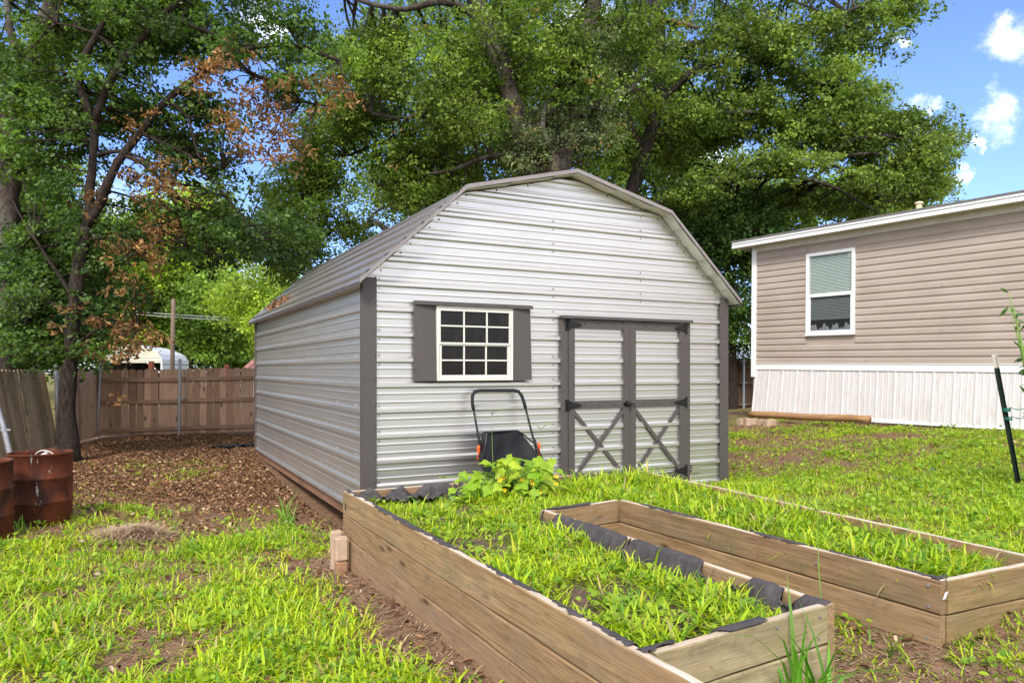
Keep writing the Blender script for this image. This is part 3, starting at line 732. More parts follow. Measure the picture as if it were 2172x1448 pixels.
    c = sm.mix(sm.ramp(wv.outputs[0], [(.0, 1), (.12, 0)]), (.62, .59, .50), (.34, .32, .26)); c = sm.mix(sm.ramp(sm.noise(v, 3, 6), [(.5, 0), (.8, .5)]), c, (.40, .37, .28)); sm.base(c); sm.set(Roughness=.6)
    mb = MB(); mb.box((e0, -ov, zf0+.012), (LN, .03, zf0+.03)); mb.build('soffit', sm.mat, T)
    mb = MB(); mb.box((.0, -.026, zt-.005), (LN, .0, zf0+.010)); mb.build('frieze_trim', mat_simple('mildewed trim', (.62, .60, .52), .55, 0, .12, 6, 0, (.38, .37, .27)), T)
    rm = mat_simple('grey shingles', (.17, .155, .14), .95, 0, .3, 30, .6)
    mb = MB(); ym, zm = DP/2, zf1+.34
    mb.add([(x, y, z) for x in (e0-.03, LN) for y, z in ((-ov-.05, zf1+.008), (-ov-.05, zf1+.030), (ym, zm+.022), (DP+ov, zf1+.03), (DP+ov, zf1+.008), (ym, zm))],
           [(0, 6, 7, 1), (1, 7, 8, 2), (2, 8, 9, 3), (3, 9, 10, 4), (4, 10, 11, 5), (5, 11, 6, 0), (0, 1, 2, 5), (2, 3, 4, 5), (6, 11, 8, 7), (8, 11, 10, 9)])
    mb.build('roof', rm, T)
    vx = 2.95
    mb = MB(); mb.tube([(vx, .35, zf1+.02), (vx, .35, zf1+.26)], .045, 12); mb.lathe([(.0, .27), (.06, .265), (.06, .235), (.046, .235)], 12, (vx, .35, zf1)); mb.build('vent_pipe', mat_simple('yellowed pipe', (.62, .52, .33), .6), T)
    # window
    y0 = -.040; t = .052
    mb = MB(); mb.box((wx0, y0, wz0), (wx0+t, .0035, wz1)); mb.box((wx1-t, y0, wz0), (wx1, .0035, wz1)); mb.box((wx0+t, y0, wz1-t), (wx1-t, .0035, wz1)); mb.box((wx0+t, y0, wz0), (wx1-t, .0035, wz0+t))
    mb.box((wx0-.010, y0-.012, wz0-.004), (wx1+.010, y0-.0005, wz0+.016))
    W = mb.build('window', M['white'], T)
    zm = (wz0+wz1)/2-.04; a, b = wx0+t, wx1-t
    mb = MB(); mb.box((a+.0005, y0+.002, zm-.012), (b-.0005, -.004, zm+.042)); mb.build('meeting_rail', M['white'], W)
    mb = MB()
    for x0, x1, za, zb in ((a+.001, a+.030, wz0+t, zm-.013), (b-.024, b-.001, wz0+t, zm-.013), (a+.031, b-.025, wz0+t+.0005, wz0+t+.030)): mb.box((x0, y0+.010, za), (x1, -.010, zb))
    mb.build('lower_sash', M['white'], W)
    mb = MB(); mb.box((a+.001, y0+.012, zm+.043), (a+.02, -.010, wz1-t)); mb.build('upper_sash', mat_simple('grey sash', (.5, .5, .5), .5), W)
    # blinds behind tinted glass
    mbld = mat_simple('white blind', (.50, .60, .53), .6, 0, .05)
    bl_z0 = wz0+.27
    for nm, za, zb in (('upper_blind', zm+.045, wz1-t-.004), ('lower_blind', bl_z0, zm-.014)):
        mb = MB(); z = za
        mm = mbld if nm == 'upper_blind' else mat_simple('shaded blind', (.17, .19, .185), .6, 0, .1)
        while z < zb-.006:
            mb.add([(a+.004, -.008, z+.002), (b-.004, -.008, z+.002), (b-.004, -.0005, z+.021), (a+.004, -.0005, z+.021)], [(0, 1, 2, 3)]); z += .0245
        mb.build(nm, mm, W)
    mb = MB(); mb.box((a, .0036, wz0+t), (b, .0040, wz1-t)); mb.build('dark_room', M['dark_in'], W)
    mb = MB()
    nb = 26; zt_ = [wz0+t+.10+.05*math.sin(i*.9)+.03*math.sin(i*2.3+1) for i in range(nb)]
    for i in range(nb-1):
        x0, x1 = a+.035+(b-a-.065)*i/(nb-1), a+.035+(b-a-.065)*(i+1)/(nb-1); mb.add([(x0, -.006+.003*math.sin(i*1.4), wz0+t+.03), (x1, -.006+.003*math.sin(i*1.4+1.4), wz0+t+.03), (x1, -.003, zt_[i+1]), (x0, -.003, zt_[i])], [(0, 1, 2, 3)])
    mb.build('bundled_cloth', mat_simple('grey cloth', (.22, .24, .26), .8, 0, .4, 25), W)
    mb = MB(); mb.box((b-.085, -.0105, wz1-t-.10), (b-.004, -.0095, wz1-t-.002)); mb.build('sticker', mat_simple('pale sticker', (.55, .62, .5), .6), W)
    mg = NT('tinted window glass'); mg.base((.03, .045, .04)); mg.set(Roughness=.03, Alpha=.22, Specular_IOR_Level=.6)
    for nm, za, zb, yy in (('upper_pane', zm+.043, wz1-t, -.012), ('lower_pane', wz0+t+.03, zm-.013, -.0115)):
        mb = MB(); mb.add([(a+.001, yy, za), (b-.001, yy, za), (b-.001, yy, zb), (a+.001, yy, zb)], [(0, 1, 2, 3)]); mb.build(nm, mg.mat, W)
    return T
house()

# ------------------------------------------------------------------ fences
def fence(name, label, secs, cat='fence', mats='picket', posts=(), group=None):
    """secs: (pA, pB, height, zA, zB, lean) with pickets on the far side and three rails on the viewer's side"""
    T = empty(name, (secs[0][0][0], secs[0][0][1], secs[0][3])); tag(T, label, cat, group)
    base = Vector(T.location)
    for si, (a, b, h, za, zb, lean, mt) in enumerate(secs):
        a3, b3 = Vector((a[0], a[1], za)), Vector((b[0], b[1], zb)); L = (b3-a3).length; d = (b3-a3).normalized(); n = Vector((d.y, -d.x, 0))
        if n.y > 0: n = -n                                                # n points to the viewer
        upv = (Vector((0, 0, 1))+n*lean).normalized()
        mb = MB(); s = 0.0
        while s < L-.02:
            w = .138+random.uniform(-.004, .004); w = min(w, L-s); gap = random.choice((.004, .007, .010, .016)); jt = random.uniform(-.02, .02); top = h+random.uniform(-.012, .012); tl = random.uniform(-.004, .006)
            out = [(0, .05), (w, .05), (w, top-.03), (w-.028, top), (.028, top), (0, top-.03)]
            q = lambda x, z, y: a3+d*(s+x+tl*z)+upv*z-n*y
            y0_, y1_ = .02+random.uniform(-.003, .003), .037
            vs = [q(x, z, y) for y in (y0_, y1_) for x, z in out]
            mb.add([v-base for v in vs], [(0, 1, 2, 3, 4, 5), (11, 10, 9, 8, 7, 6)]+[(i, 6+i, 6+(i+1) % 6, (i+1) % 6) for i in range(6)], 0)
            s += w+gap
        # grain runs up the picket: swap via local coordinates of a rotated mesh
        me_o = mb.build('picket_panel', M[mt], T)
        for hz in (.17, h*.52, h-.24):
            m2 = MB(); ang = math.atan2(d.y, d.x)
            c = (a3+b3)/2+upv*hz-base; M4 = Matrix.LocRotScale(c, (Matrix([d, upv.cross(d)*-1*-1, upv]).transposed().to_3x3()).to_quaternion(), None)
            o = MB(); o.cbox((-L/2, -.018, -.044), (L/2, .018, .044), .003)
            ob = o.build('rail', M['rail'] if mt != 'picket_dark' else M['picket_dark'], T); ob.matrix_local = M4
    for p, z, h, lx, ly, r in posts:
        m2 = MB(); m2.tube([(0, 0, -.2), (lx*.5, ly*.5, h/2), (lx, ly, h)], r, 12); m2.lathe([(r+.003, h-.05), (r+.004, h-.005), (r*.6, h+.008), (.001, h+.010)], 12, (lx, ly, 0))
        for t in (.12, .5, .87):
            m2.lathe([(r+.002, h*t-.02), (r+.005, h*t-.02), (r+.005, h*t+.02), (r+.002, h*t+.02)], 12, (lx*t, ly*t, 0)); m2.box((lx*t-.09, ly*t-.006, h*t-.012), (lx*t+.09, ly*t+.006, h*t+.012))
        m2.build('metal_post', M['galv'], T, loc=(p[0]-base.x, p[1]-base.y, z-base.z))
    return T
def pg(px, Y): return ((px-CX)/F_PX*Y, Y)
def picket_mat(name, c1, c2, c3, st):
    """like mat_wood but grain runs up (z) and every picket differs"""
    m = NT(name); g = m.noise(m.coord((26, 26, 1.6)), 2.0, 7, .65, .5); c = m.mix(m.ramp(g, [(.3, 0), (.66, 1)]), c1, c2)
    vo = m.n('ShaderNodeTexVoronoi', feature='F1'); vo.inputs['Scale'].default_value = 1; m.l(m.coord((6.5, 6.5, 2.4)), vo.inputs['Vector'])
    c = m.mix(m.ramp(vo.outputs['Distance'], [(.07, .9), (.2, 0)]), c, (.045, .025, .015))
    isl = m.n('ShaderNodeNewGeometry'); c = m.mix(m.ramp(isl.outputs['Random Per Island'], [(0, 0), (.5, .1), (1, .9)]), c, tuple(x*.62 for x in c3))
    if st: c = m.mix(m.ramp(m.noise(m.coord((1.2, 1.2, .5)), 1.7, 5, .7), [(.52, 0), (.68, .75)]), c, st)
    m.base(c); m.set(Roughness=.9, Specular_IOR_Level=.15); m.bump(g, .35, .006); return m.mat
M['picket'] = picket_mat('fence picket', (.36, .215, .135), (.60, .40, .275), (.42, .24, .155), None)
M['picket_old'] = picket_mat('mossy fence picket', (.33, .225, .125), (.58, .44, .27), (.37, .25, .135), (.12, .135, .035))
M['picket_dark'] = picket_mat('dark fence picket', (.08, .045, .03), (.15, .092, .06), (.10, .06, .04), None)  # dark brown picket wood, also used for the sill
M['rail'] = mat_wood('fence rail', (.25, .145, .09), (.40, .25, .165), (.29, .17, .11), 22, None, True, .9, .3)
fA0, fA1, fB1, fC1, fD1 = pg(-190, 9.2), pg(120, 13.9), pg(211, 16.2), pg(381, 16.8), pg(640, 17.4)
fence('wooden_fence', 'weathered cedar picket fence on galvanised posts left of the shed',
      [(fA0, fA1, 1.50, .0, .02, .17, 'picket_old'), (fA1, fB1, 1.53, .0, -.02, .02, 'picket'), (fB1, fC1, 1.52, -.02, -.02, .0, 'picket'), (fC1, fD1, 1.53, -.02, .03, .0, 'picket')],
      posts=[(pg(42, 10.0), -.05, 1.46, -.36, -.10, .034), (pg(124, 13.8), -.05, 1.62, -.03, -.03, .034), (pg(205, 16.05), -.05, 1.72, .10, -.02, .034), (pg(379, 16.65), -.05, 1.78, .04, -.02, .034)])
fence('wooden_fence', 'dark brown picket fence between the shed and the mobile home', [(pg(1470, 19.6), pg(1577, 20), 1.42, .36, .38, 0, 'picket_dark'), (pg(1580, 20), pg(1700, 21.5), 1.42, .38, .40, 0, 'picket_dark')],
      posts=[(pg(1577, 19.9), .36, 1.56, 0, 0, .035)])

# ------------------------------------------------------------------ raised bed
ZTOP = .594
def soil_z(x, y): return .492+(fbm(x, y, .5, 5)-.5)*.07+.040*sstep(.0, .3, (np.asarray(x)-PF[0])*.873+(np.asarray(y)-PF[1])*.489)
def bed():
    T = empty('raised_garden_bed', (PA[0], PA[1], .1)); tag(T, 'U shaped raised garden bed of weathered stacked boards full of weeds', 'raised bed'); base = Vector(T.location)
    def wall(a, b, levels, inside, mats, th=.040, ext=(0, 0), top_drop=(0, 0)):
        a2, b2 = Vector((*a, 0)), Vector((*b, 0)); d = (b2-a2).normalized(); a2 -= d*ext[0]; b2 += d*ext[1]; L = (b2-a2).length
        n = Vector((-d.y, d.x, 0))*inside                                  # towards the soil
        for i, (zt0, zt1, zb0, zb1) in enumerate(levels):
            nx = max(2, int(L/.12)); bm = MB(); yo = random.uniform(-.003, .003); vs = []
            lo = []
            for j in range(nx+1):
                t = j/nx; x = -L/2+L*t; wv = .003*math.sin(x*3.1+i*2)+random.uniform(-.0012, .0012); ztop = zt0+(zt1-zt0)*t+random.uniform(-.0015, .0015); zbt = zb0+(zb1-zb0)*t+random.uniform(-.0015, .0015)
                c = .005
                ring = [(yo+wv, zbt+c), (yo+wv, ztop-c), (yo+wv+c, ztop), (yo+wv+th-c, ztop), (yo+wv+th, ztop-c), (yo+wv+th, zbt+c), (yo+wv+th-c, zbt), (yo+wv+c, zbt)]
                lo += [(x, y, z) for y, z in ring]
            fs = [(j*8+k, j*8+(k+1) % 8, (j+1)*8+(k+1) % 8, (j+1)*8+k) for j in range(nx) for k in range(8)]+[tuple(range(7, -1, -1)), tuple(nx*8+k for k in range(8))]
            if inside > 0: fs = [f[::-1] for f in fs]
            zc = (zt0+zb1)/2
            c0 = (a2+b2)/2-base; loc = Vector((c0.x, c0.y, zc-base.z)); M3 = Matrix([d, n, Vector((0, 0, 1))]).transposed()
            if M3.determinant() < 0: pass
            # local frame must be right handed: use d, z x d and mirror y by sign
            side = Vector((-d.y, d.x, 0)); sg = 1 if side.dot(n) > 0 else -1
            bm.v = [(x, y*sg, z-zc) for x, y, z in lo]; bm.f = fs; bm.m = [0]*len(fs)
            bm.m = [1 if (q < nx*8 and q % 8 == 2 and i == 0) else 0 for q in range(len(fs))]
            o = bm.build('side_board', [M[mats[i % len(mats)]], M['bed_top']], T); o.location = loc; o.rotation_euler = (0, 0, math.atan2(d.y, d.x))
            for e in ((-L/2+.05), (L/2-.05)):
                for zz in (.3, .7):
                    pass
    g = .004
    wall(PA, PJ, [(ZTOP, ZTOP, .424, .424), (.420, .420, .266, .266), (.262, .262, .050, .10)], 1, ['bed', 'bed_grain', 'bed_red'], ext=(.0, 0))
    wall(PA, PB, [(ZTOP-.004, ZTOP-.004, .42, .42), (.416, .416, .25, .25)], -1, ['bed_red', 'bed_red'], ext=(-.042, 0))
    wall(PB, PC, [(ZTOP-.002, ZTOP-.002, .42, .42), (.416, .416, .2, .2)], -1, ['bed', 'bed'], ext=(-.042, 0))
    wall(PE, PC, [(ZTOP-.003, ZTOP-.003, .444, .440), (.438, .434, .30, .38)], 1, ['bed_moss', 'bed_moss'], ext=(-.042, -.042))
    wall(PF, PE, [(ZTOP, ZTOP, .442, .449), (.437, .444, .275, .305)], 1, ['bed_dark', 'bed'], ext=(.0, 0))
    wall(PG, PF, [(ZTOP-.003, ZTOP-.003, .442, .442), (.437, .437, .25, .25)], 1, ['bed', 'bed'], ext=(-.002, -.002))
    wall(PG, PH_, [(ZTOP, ZTOP, .444, .444), (.440, .440, .28, .28), (.276, .276, .12, .12)], -1, ['bed', 'bed', 'bed'], ext=(.04, 0))
    wall(PI_, PH_, [(ZTOP-.004, ZTOP-.004, .446, .444), (.440, .438, .282, .28), (.277, .276, .12, .12)], 1, ['bed_grey', 'bed_grey', 'bed_grey'], ext=(-.043, -.043))
    # soil surface
    xs = np.arange(-1.4, 2.8, .045); ys = np.arange(2.0, 6.8, .045); X, Y = np.meshgrid(xs, ys, indexing='ij'); P = in_poly(X, Y, BED_POLY)
    Z = soil_z(X, Y)
    i = np.arange(X.size).reshape(X.shape); q = np.stack([i[:-1, :-1], i[1:, :-1], i[1:, 1:], i[:-1, 1:]], -1).reshape(-1, 4); ok = P.ravel()[q].all(1)
    V = np.stack([X-base.x, Y-base.y, Z-base.z], -1).reshape(-1, 3); used = np.unique(q[ok]); mp = np.full(X.size, -1); mp[used] = np.arange(len(used))
    np_quads('soil', V[used], mp[q[ok]], M['soil'], T, None, True)
    # landscape fabric: hugging the inner face, folded ragged over the board tops
    def liner(a, b, inside, cover, seed, over=.030, t0=0, t1=1):
        a2, b2 = Vector((*a, 0)), Vector((*b, 0)); d = (b2-a2).normalized(); L = (b2-a2).length; n = Vector((-d.y, d.x, 0))*inside; rs = np.random.default_rng(seed)
        N = int(L/.014); x = np.linspace(0, L, N); nz = fbm(x, x*0+seed, .35, seed); fold = (nz-.5)*.15+over+rs.normal(0, .0045, N)+.03*(fbm(x, x*0+seed+2, .06, seed+8)-.5); rag = rs.normal(0, .003, N); low = fbm(x, x*0+seed+5, .25, seed+3); fold = fold-.11*sstep(cover-.10, cover+.06, vnoise(x, x*0+seed*3.1, .34, seed)); fold = np.clip(fold, -.05, .046)
        mb = MB(); rows = []; last = -9
        for j in range(N):
            f = float(fold[j]); wob = rag[j]; up = .0045+abs(rs.normal(0, .0015)); p = a2+d*x[j]-base; p.z = 0
            inn = .046+.02*low[j]+abs(wob)
            top = ZTOP+up-base.z
            if f > .004: pr = [(inn+.045, .47-base.z), (inn+.012, .535-base.z+wob), (inn, ZTOP-.012-base.z), (.040, top+.001), (.040-f*.55, top+.002+abs(wob)*.5), (.040-f, top-.001)]
            else:
                h = ZTOP-.025+f*1.6-base.z; pr = [(inn+.045, .47-base.z), (inn+.02, .51-base.z), (inn+.010, h-.03), (inn+.010, h-.012), (inn+.016, h), (inn+.024, h-.006)]
            rows.append([p+n*y+Vector((0, 0, z)) for y, z in pr])
        for j in range(N-1):
            if not (t0 <= x[j]/L <= t1): continue
            if mb.v and j != last+1: mb.build('liner', M['fabric'], T, True); mb = MB()
            mb.add([*rows[j], *rows[j+1]], [(k, k+1, 7+k, 6+k) for k in range(5)]); last = j
        if mb.v: mb.build('liner', M['fabric'], T, True)
    liner(PG, PH_, -1, .70, 3, .018); liner(PA, PJ, 1, .84, 8, .017, .0, .80); liner(PA, PB, -1, .72, 12, .012); liner(PF, PE, 1, .62, 15, .018); liner(PG, PF, 1, .6, 18, .015); liner(PI_, PH_, 1, .8, 21, .014, 0, .6); liner(PE, PC, 1, .9, 24, .016, 0, .12)
    # crumpled spare fabric in the far corner
    m2 = MB(); rs = np.random.default_rng(4); nx, ny = 26, 12
    for i in range(nx):
        for j in range(ny):
            u, v = i/(nx-1), j/(ny-1); p = Vector((*PA, 0)).lerp(Vector((*PB, 0)), .03+.24*u); q = Vector((SD[0], SD[1], 0))*(-.06-.17*v)
            m2.v.append(tuple(p+q+Vector((0, 0, .515+.085*abs(math.sin(u*9+v*2))*(1-v*.6)+rs.normal(0, .010)))-base))
    m2.f = [(i*ny+j, (i+1)*ny+j, (i+1)*ny+j+1, i*ny+j+1) for i in range(nx-1) for j in range(ny-1)]; m2.m = [0]*len(m2.f); m2.build('crumpled_fabric', M['fabric'], T)
    # screw heads and the paper tag at the near right corner
    dE = (Vector((*PE, 0))-Vector((*PF, 0))).normalized(); nE = Vector((-dE.y, dE.x, 0))*-1
    for s, z in ((.05, .565), (.05, .475), (.055, .335), (.62, .36), (.62, .53)):
        p = Vector((*PE, z))-dE*s+nE*.004-base; m2 = MB(); hexhead(m2, p, nE, .007, .003, 0); m2.build('screw', M['galv'], T)
    for s, z in ((.05, .56), (.06, .48), (.30, .565)):
        dd = (Vector((*PH_, 0))-Vector((*PI_, 0))).normalized(); nn = Vector((dd.y, -dd.x, 0)); m2 = MB(); hexhead(m2, Vector((*PH_, z))-dd*(s+.043)+nn*.004-base, nn, .006, .003, 0); m2.build('screw', M['galv'], T)
    m2 = MB(); dc = (Vector((*PC, 0))-Vector((*PE, 0))).normalized(); nc = Vector((dc.y, -dc.x, 0)); p = Vector((*PE, .545))+dc*.012+nc*.008-base
    m2.add([p+dc*x+Vector((0, 0, z))+nc*(.004*math.sin(z*90)) for x, z in ((-.008, -.03), (.014, -.028), (.026, .004), (.006, 0))]+[p+dc*x+Vector((0, 0, z))+nc*.003 for x, z in ((.002, .0), (.026, .004))], [(0, 1, 2, 3)])
    m2.build('paper_tag', M['white'], T)
    return T
M['bed_grain'] = mat_wood('bold grained bed board', (.125, .066, .03), (.345, .22, .112), (.26, .16, .078), 34, (.22, .15, .09), True, .85, .8)
M['bed_moss'] = mat_wood('cracked mossy bed board', (.14, .082, .04), (.33, .21, .105), (.23, .18, .07), 22, (.15, .135, .05), True, .85, 1.0)
bed()
def bed_grass():
    x = RNG.uniform(-1.4, 2.8, 15500); y = RNG.uniform(2.0, 6.8, 15500); k = in_poly(x, y, BED_POLY)
    n = fbm(x, y, .55, 23); bare = sstep(.52, .62, n)*np.where(x-(5-y)*.52 < .25, 1, .45)
    edge = np.minimum.reduce([seg_dist(x, y, a, b)+(.06 if a == PB else 0) for a, b in zip(BED_POLY, BED_POLY[1:]+BED_POLY[:1])])
    far = sstep(.5, .2, seg_dist(x, y, PA, PB))*np.where(x < .9, 1, .2)
    k &= (RNG.random(len(x)) > bare*.82) & (edge > .105) & (RNG.random(len(x)) > far*.55); x, y = x[k], y[k]
    grass_field('grass', x, y, soil_z(x, y), .100*(.5+1.0*fbm(x, y, .4, 43))*(1+.3*sstep(.0, .4, (x-PF[0])*.873+(y-PF[1])*.489)), 12, 'lush green weedy grass filling the raised garden bed', 1.0, .08)
    x = RNG.uniform(-1.4, 2.8, 6000); y = RNG.uniform(2.0, 6.8, 6000); k = in_poly(x, y, BED_POLY); x, y = x[k], y[k]; n = len(x)
    t = RNG.random(n)[:, None]; c = np.array([.10, .055, .035])*(1-t)+np.array([.38, .25, .15])*t
    V, Q, C = blades(np.stack([x, y, soil_z(x, y)+.006], -1), .02+.05*RNG.random(n), .003+.004*RNG.random(n), RNG.random(n)*6.28, np.clip(RNG.normal(1.4, .15, n), .9, 1.57), RNG.normal(0, .3, n), c, 2)
    tag(np_quads('mulch', V, Q, M['straw'], None, C), 'brown mulch bits on the soil inside the raised bed', 'mulch', kind='stuff')
bed_grass(); ground_weeds()

# ------------------------------------------------------------------ drums, chain, handle
def drum(x, y, label, seed, hgt=.70, r=.275, lean=0):
    z = gz1(x, y)-.02
    pr = [(r-.004, 0), (r, .01)]
    for k in (1/3, 2/3):
        c = hgt*k
        pr += [(r, c-.022), (r+.009, c-.010), (r+.012, c), (r+.009, c+.010), (r, c+.022)]
    pr += [(r, hgt-.014), (r+.008, hgt-.010), (r+.010, hgt), (r+.004, hgt+.006), (r-.006, hgt), (r-.008, hgt-.03), (r-.012, .2), (.001, .18)]
    rs = np.random.default_rng(seed); mb = MB(); n = 64; b = []
    mb.lathe(pr, n)
    for i, v in enumerate(mb.v):
        t = math.atan2(v[1], v[0]); k = 1+.008*math.sin(3*t+seed)+.006*math.sin(7*t+v[2]*6+seed)
        mb.v[i] = (v[0]*k, v[1]*k, v[2])
    o = mb.build('steel_drum', M['rust'], None, True, loc=(x, y, z), rot=(lean, 0, seed*1.3)); tag(o, label, 'drum'); return Vector((x, y, z))
bx, by = pg(86, 7.25)
d1 = drum(bx, by, 'open rusty steel drum standing in front of the leaning oak trunk', 3)
cx2, cy2 = pg(-50, 6.55)
d2 = drum(cx2, cy2, 'rusty steel drum cut off at the photo edge beside another drum', 5, .72)
n = 13; a0 = Vector((d1.x-.275, d1.y-.03, d1.z+.455)); a1 = Vector((d2.x+.10, d2.y-.28, d2.z+.40))
CH = empty('chain', tuple(a0)); tag(CH, 'short rusty chain hanging between the two drums', 'chain')
for i in range(n):
    mb = MB(); t = i/(n-1); p = a0.lerp(a1, t)-a0-Vector((0, 0, .06*math.sin(math.pi*t))); tn = (a1-a0).normalized(); s = Vector((0, 0, 1)) if i % 2 else Vector((0, 1, 0)).cross(tn).cross(tn)*1.0
    s = (Vector((0, 0, 1)) if i % 2 else tn.cross(Vector((0, 0, 1))).normalized())
    pts = [p+tn*.022*math.cos(u)+s*.011*math.sin(u) for u in np.linspace(0, 2*math.pi, 13)]; mb.tube(pts, .0045, 6, False); mb.build('link', M['rust'], CH, True)
mb = MB(); c = Vector((d1.x+.03, d1.y+.02, d1.z+.66))
mb.tube([c+Vector((-.10+.2*t, -.02*math.sin(t*3), .06*math.sin(math.pi*t)**.6)) for t in np.linspace(0, 1, 14)], .006, 8)
mb.tube([c+Vector((-.03, -.02, .0)), c+Vector((.05, -.05, .035))], .018, 8)
tag(mb.build('bent_wire', mat_simple('pale plastic', (.55, .50, .44), .6), None, True), 'pale bent wire loop sticking out of the open drum', 'wire')

# ------------------------------------------------------------------ stone blocks
def block(x, y, z, s, rz, label, mat='stone', group=None, name='paver_block', r=.012):
    bm = bmesh.new(); bmesh.ops.create_cube(bm, size=1)
    for v in bm.verts: v.co = Vector((v.co.x*s[0], v.co.y*s[1], v.co.z*s[2]))
    bmesh.ops.bevel(bm, geom=list(bm.edges), offset=r, segments=3, affect='EDGES')
    me = bpy.data.meshes.new(name); bm.to_mesh(me); bm.free(); me.materials.append(M[mat]); o = bpy.data.objects.new(name, me); COL.objects.link(o)
    o.location = (x, y, z+s[2]/2); o.rotation_euler = (0, 0, rz); tag(o, label, 'block', group); return o
x, y = pg(724, 5.25); z0 = gz1(x, y)-.03
block(x, y, z0, (.088, .07, .118), .45, 'reddish lower block under a tan block at the bed corner', 'stone_red')
block(x+.0, y+.0, z0+.119, (.092, .075, .172), .40, 'tan upright block stacked on a reddish block at the bed corner')
x2, y2 = pg(714, 5.38)
block(x2, y2, gz1(x2, y2)-.02, (.085, .06, .30), .48, 'tall pale block hidden behind the stacked blocks at the bed corner')
g = 'paver bricks on the ground by the skirting'
for i, (px, py, Y, rz, s) in enumerate(((1572, 893, 13.0, .3, .13), (1584, 895, 12.9, .2, .14), (1599, 893, 12.9, .9, .12), (1616, 895, 12.7, .5, .12), (1627, 898, 12.5, .3, .13), (1637, 893, 12.6, .7, .12))):
    x, y = pg(px, Y); block(x, y, gz1(x, y)-.02, (.10, .13, s), rz, 'tan paver brick in the loose row below the white skirting by the shed corner', 'stone', g, 'paver_brick', .006)
# round timber along the skirting
p0, p1 = at(1590, 878, 13.25), at(1845, 889, 11.35); L = (p1-p0).length; mb = MB()
mb.tube([(-L/2+L*t, .010*math.sin(t*5), .006*math.sin(t*9)) for t in np.linspace(0, 1, 14)], [.056*(1+.05*math.sin(t*3)) for t in range(14)], 18)
o = mb.build('round_timber', M['log'], None, True); d = (p1-p0).normalized(); o.matrix_world = Matrix.LocRotScale((p0+p1)/2, d.to_track_quat('X', 'Z'), None); tag(o, 'round orange brown timber lying along the foot of the white skirting', 'timber')

# ------------------------------------------------------------------ leaning steel post with green wire
def tpost():
    a, b = at(2170, 1030, 6.5), at(2112, 750, 6.42); a.z -= .12; L = (b-a).length; d = (b-a).normalized()
    T = empty('steel_fence_post', tuple(a)); tag(T, 'dark green studded steel fence post leaning over with white tip', 'fence post')
    q = d.to_track_quat('Z', 'X'); T.rotation_mode = 'QUATERNION'; T.rotation_quaternion = q @ Matrix.Rotation(R(62), 3, 'Z').to_quaternion()
    green = mat_simple('green post paint', (.012, .022, .016), .5, .2, .3, 20); wh = mat_simple('chipped white paint', (.62, .58, .50), .6, 0, .15, 40, .2, (.25, .15, .08)); st = mat_simple('stud paint', (.55, .55, .5), .6)
    for nm, z0, z1, mt in (('post', 0, L-.125, green), ('white_tip', L-.125, L, wh)):
        mb = MB(); mb.box((-.019, -.0022, z0), (.019, .0022, z1)); mb.box((-.0022, .0023, z0), (.0022, .034, z1)); P = mb.build(nm, mt, T)
        if nm == 'post':
            for k in range(int((z1-.1)/.053)):
                zz = .1+k*.053; m2 = MB(); m2.tube([(0, -.0022, zz), (0, -.010, zz-.002)], .0052, 8); m2.build('stud', st, T)
        else:
            for k in range(2): m2 = MB(); m2.tube([(0, -.0022, z0+.035+k*.05), (0, -.010, z0+.035+k*.05)], .005, 8); m2.build('stud', st, T)
    gw = mat_simple('green wire', (.02, .20, .15), .45); mb = MB(); rs = random.Random(3)
    def W(z): return a+d*z
    for z0, z1, dy in ((L-.52, L-.49, .0), (L-.60, L-.57, .0)):
        c = W((z0+z1)/2); pts = []
        for i in range(46):
            t = i/45; u = t*5*2*math.pi; pts.append(W(z0+(z1-z0)*t)+Vector((.030*math.cos(u), .032*math.sin(u)-.004, rs.uniform(-.003, .003))))
        mb.tube(pts, .0026, 6)
        e = pts[-1]; q2 = [e.lerp(e+Vector((1.4, .15, .02)), t)+Vector((0, .004*math.sin(t*60), .004*math.cos(t*60)-.05*math.sin(t*3))) for t in np.linspace(0, 1, 60)]; mb.tube(q2, .0024, 6)
        mb.tube([p+Vector((0, .005*math.sin(i*1.1+2), .005*math.cos(i*1.1))) for i, p in enumerate(q2[:40])], .0022, 6)
    tag(mb.build('green_wire', gw, None, True), 'twisted green wire tied round the leaning steel post', 'wire')
    # rest of the wire lying in the lawn
    pts = []
    for i in range(60):
        t = i/59; p = Vector((4.25-.55*t+.08*math.sin(t*9), 7.25+.16*math.sin(t*6+1), 0)); p.z = gz1(p.x, p.y)+.035+.02*math.sin(t*12); pts.append(p)
    mb = MB(); mb.tube(pts, .0028, 6); tag(mb.build('wire_offcut', gw, None, True), 'loose green wire lying in the lawn near the leaning post', 'wire')
tpost()

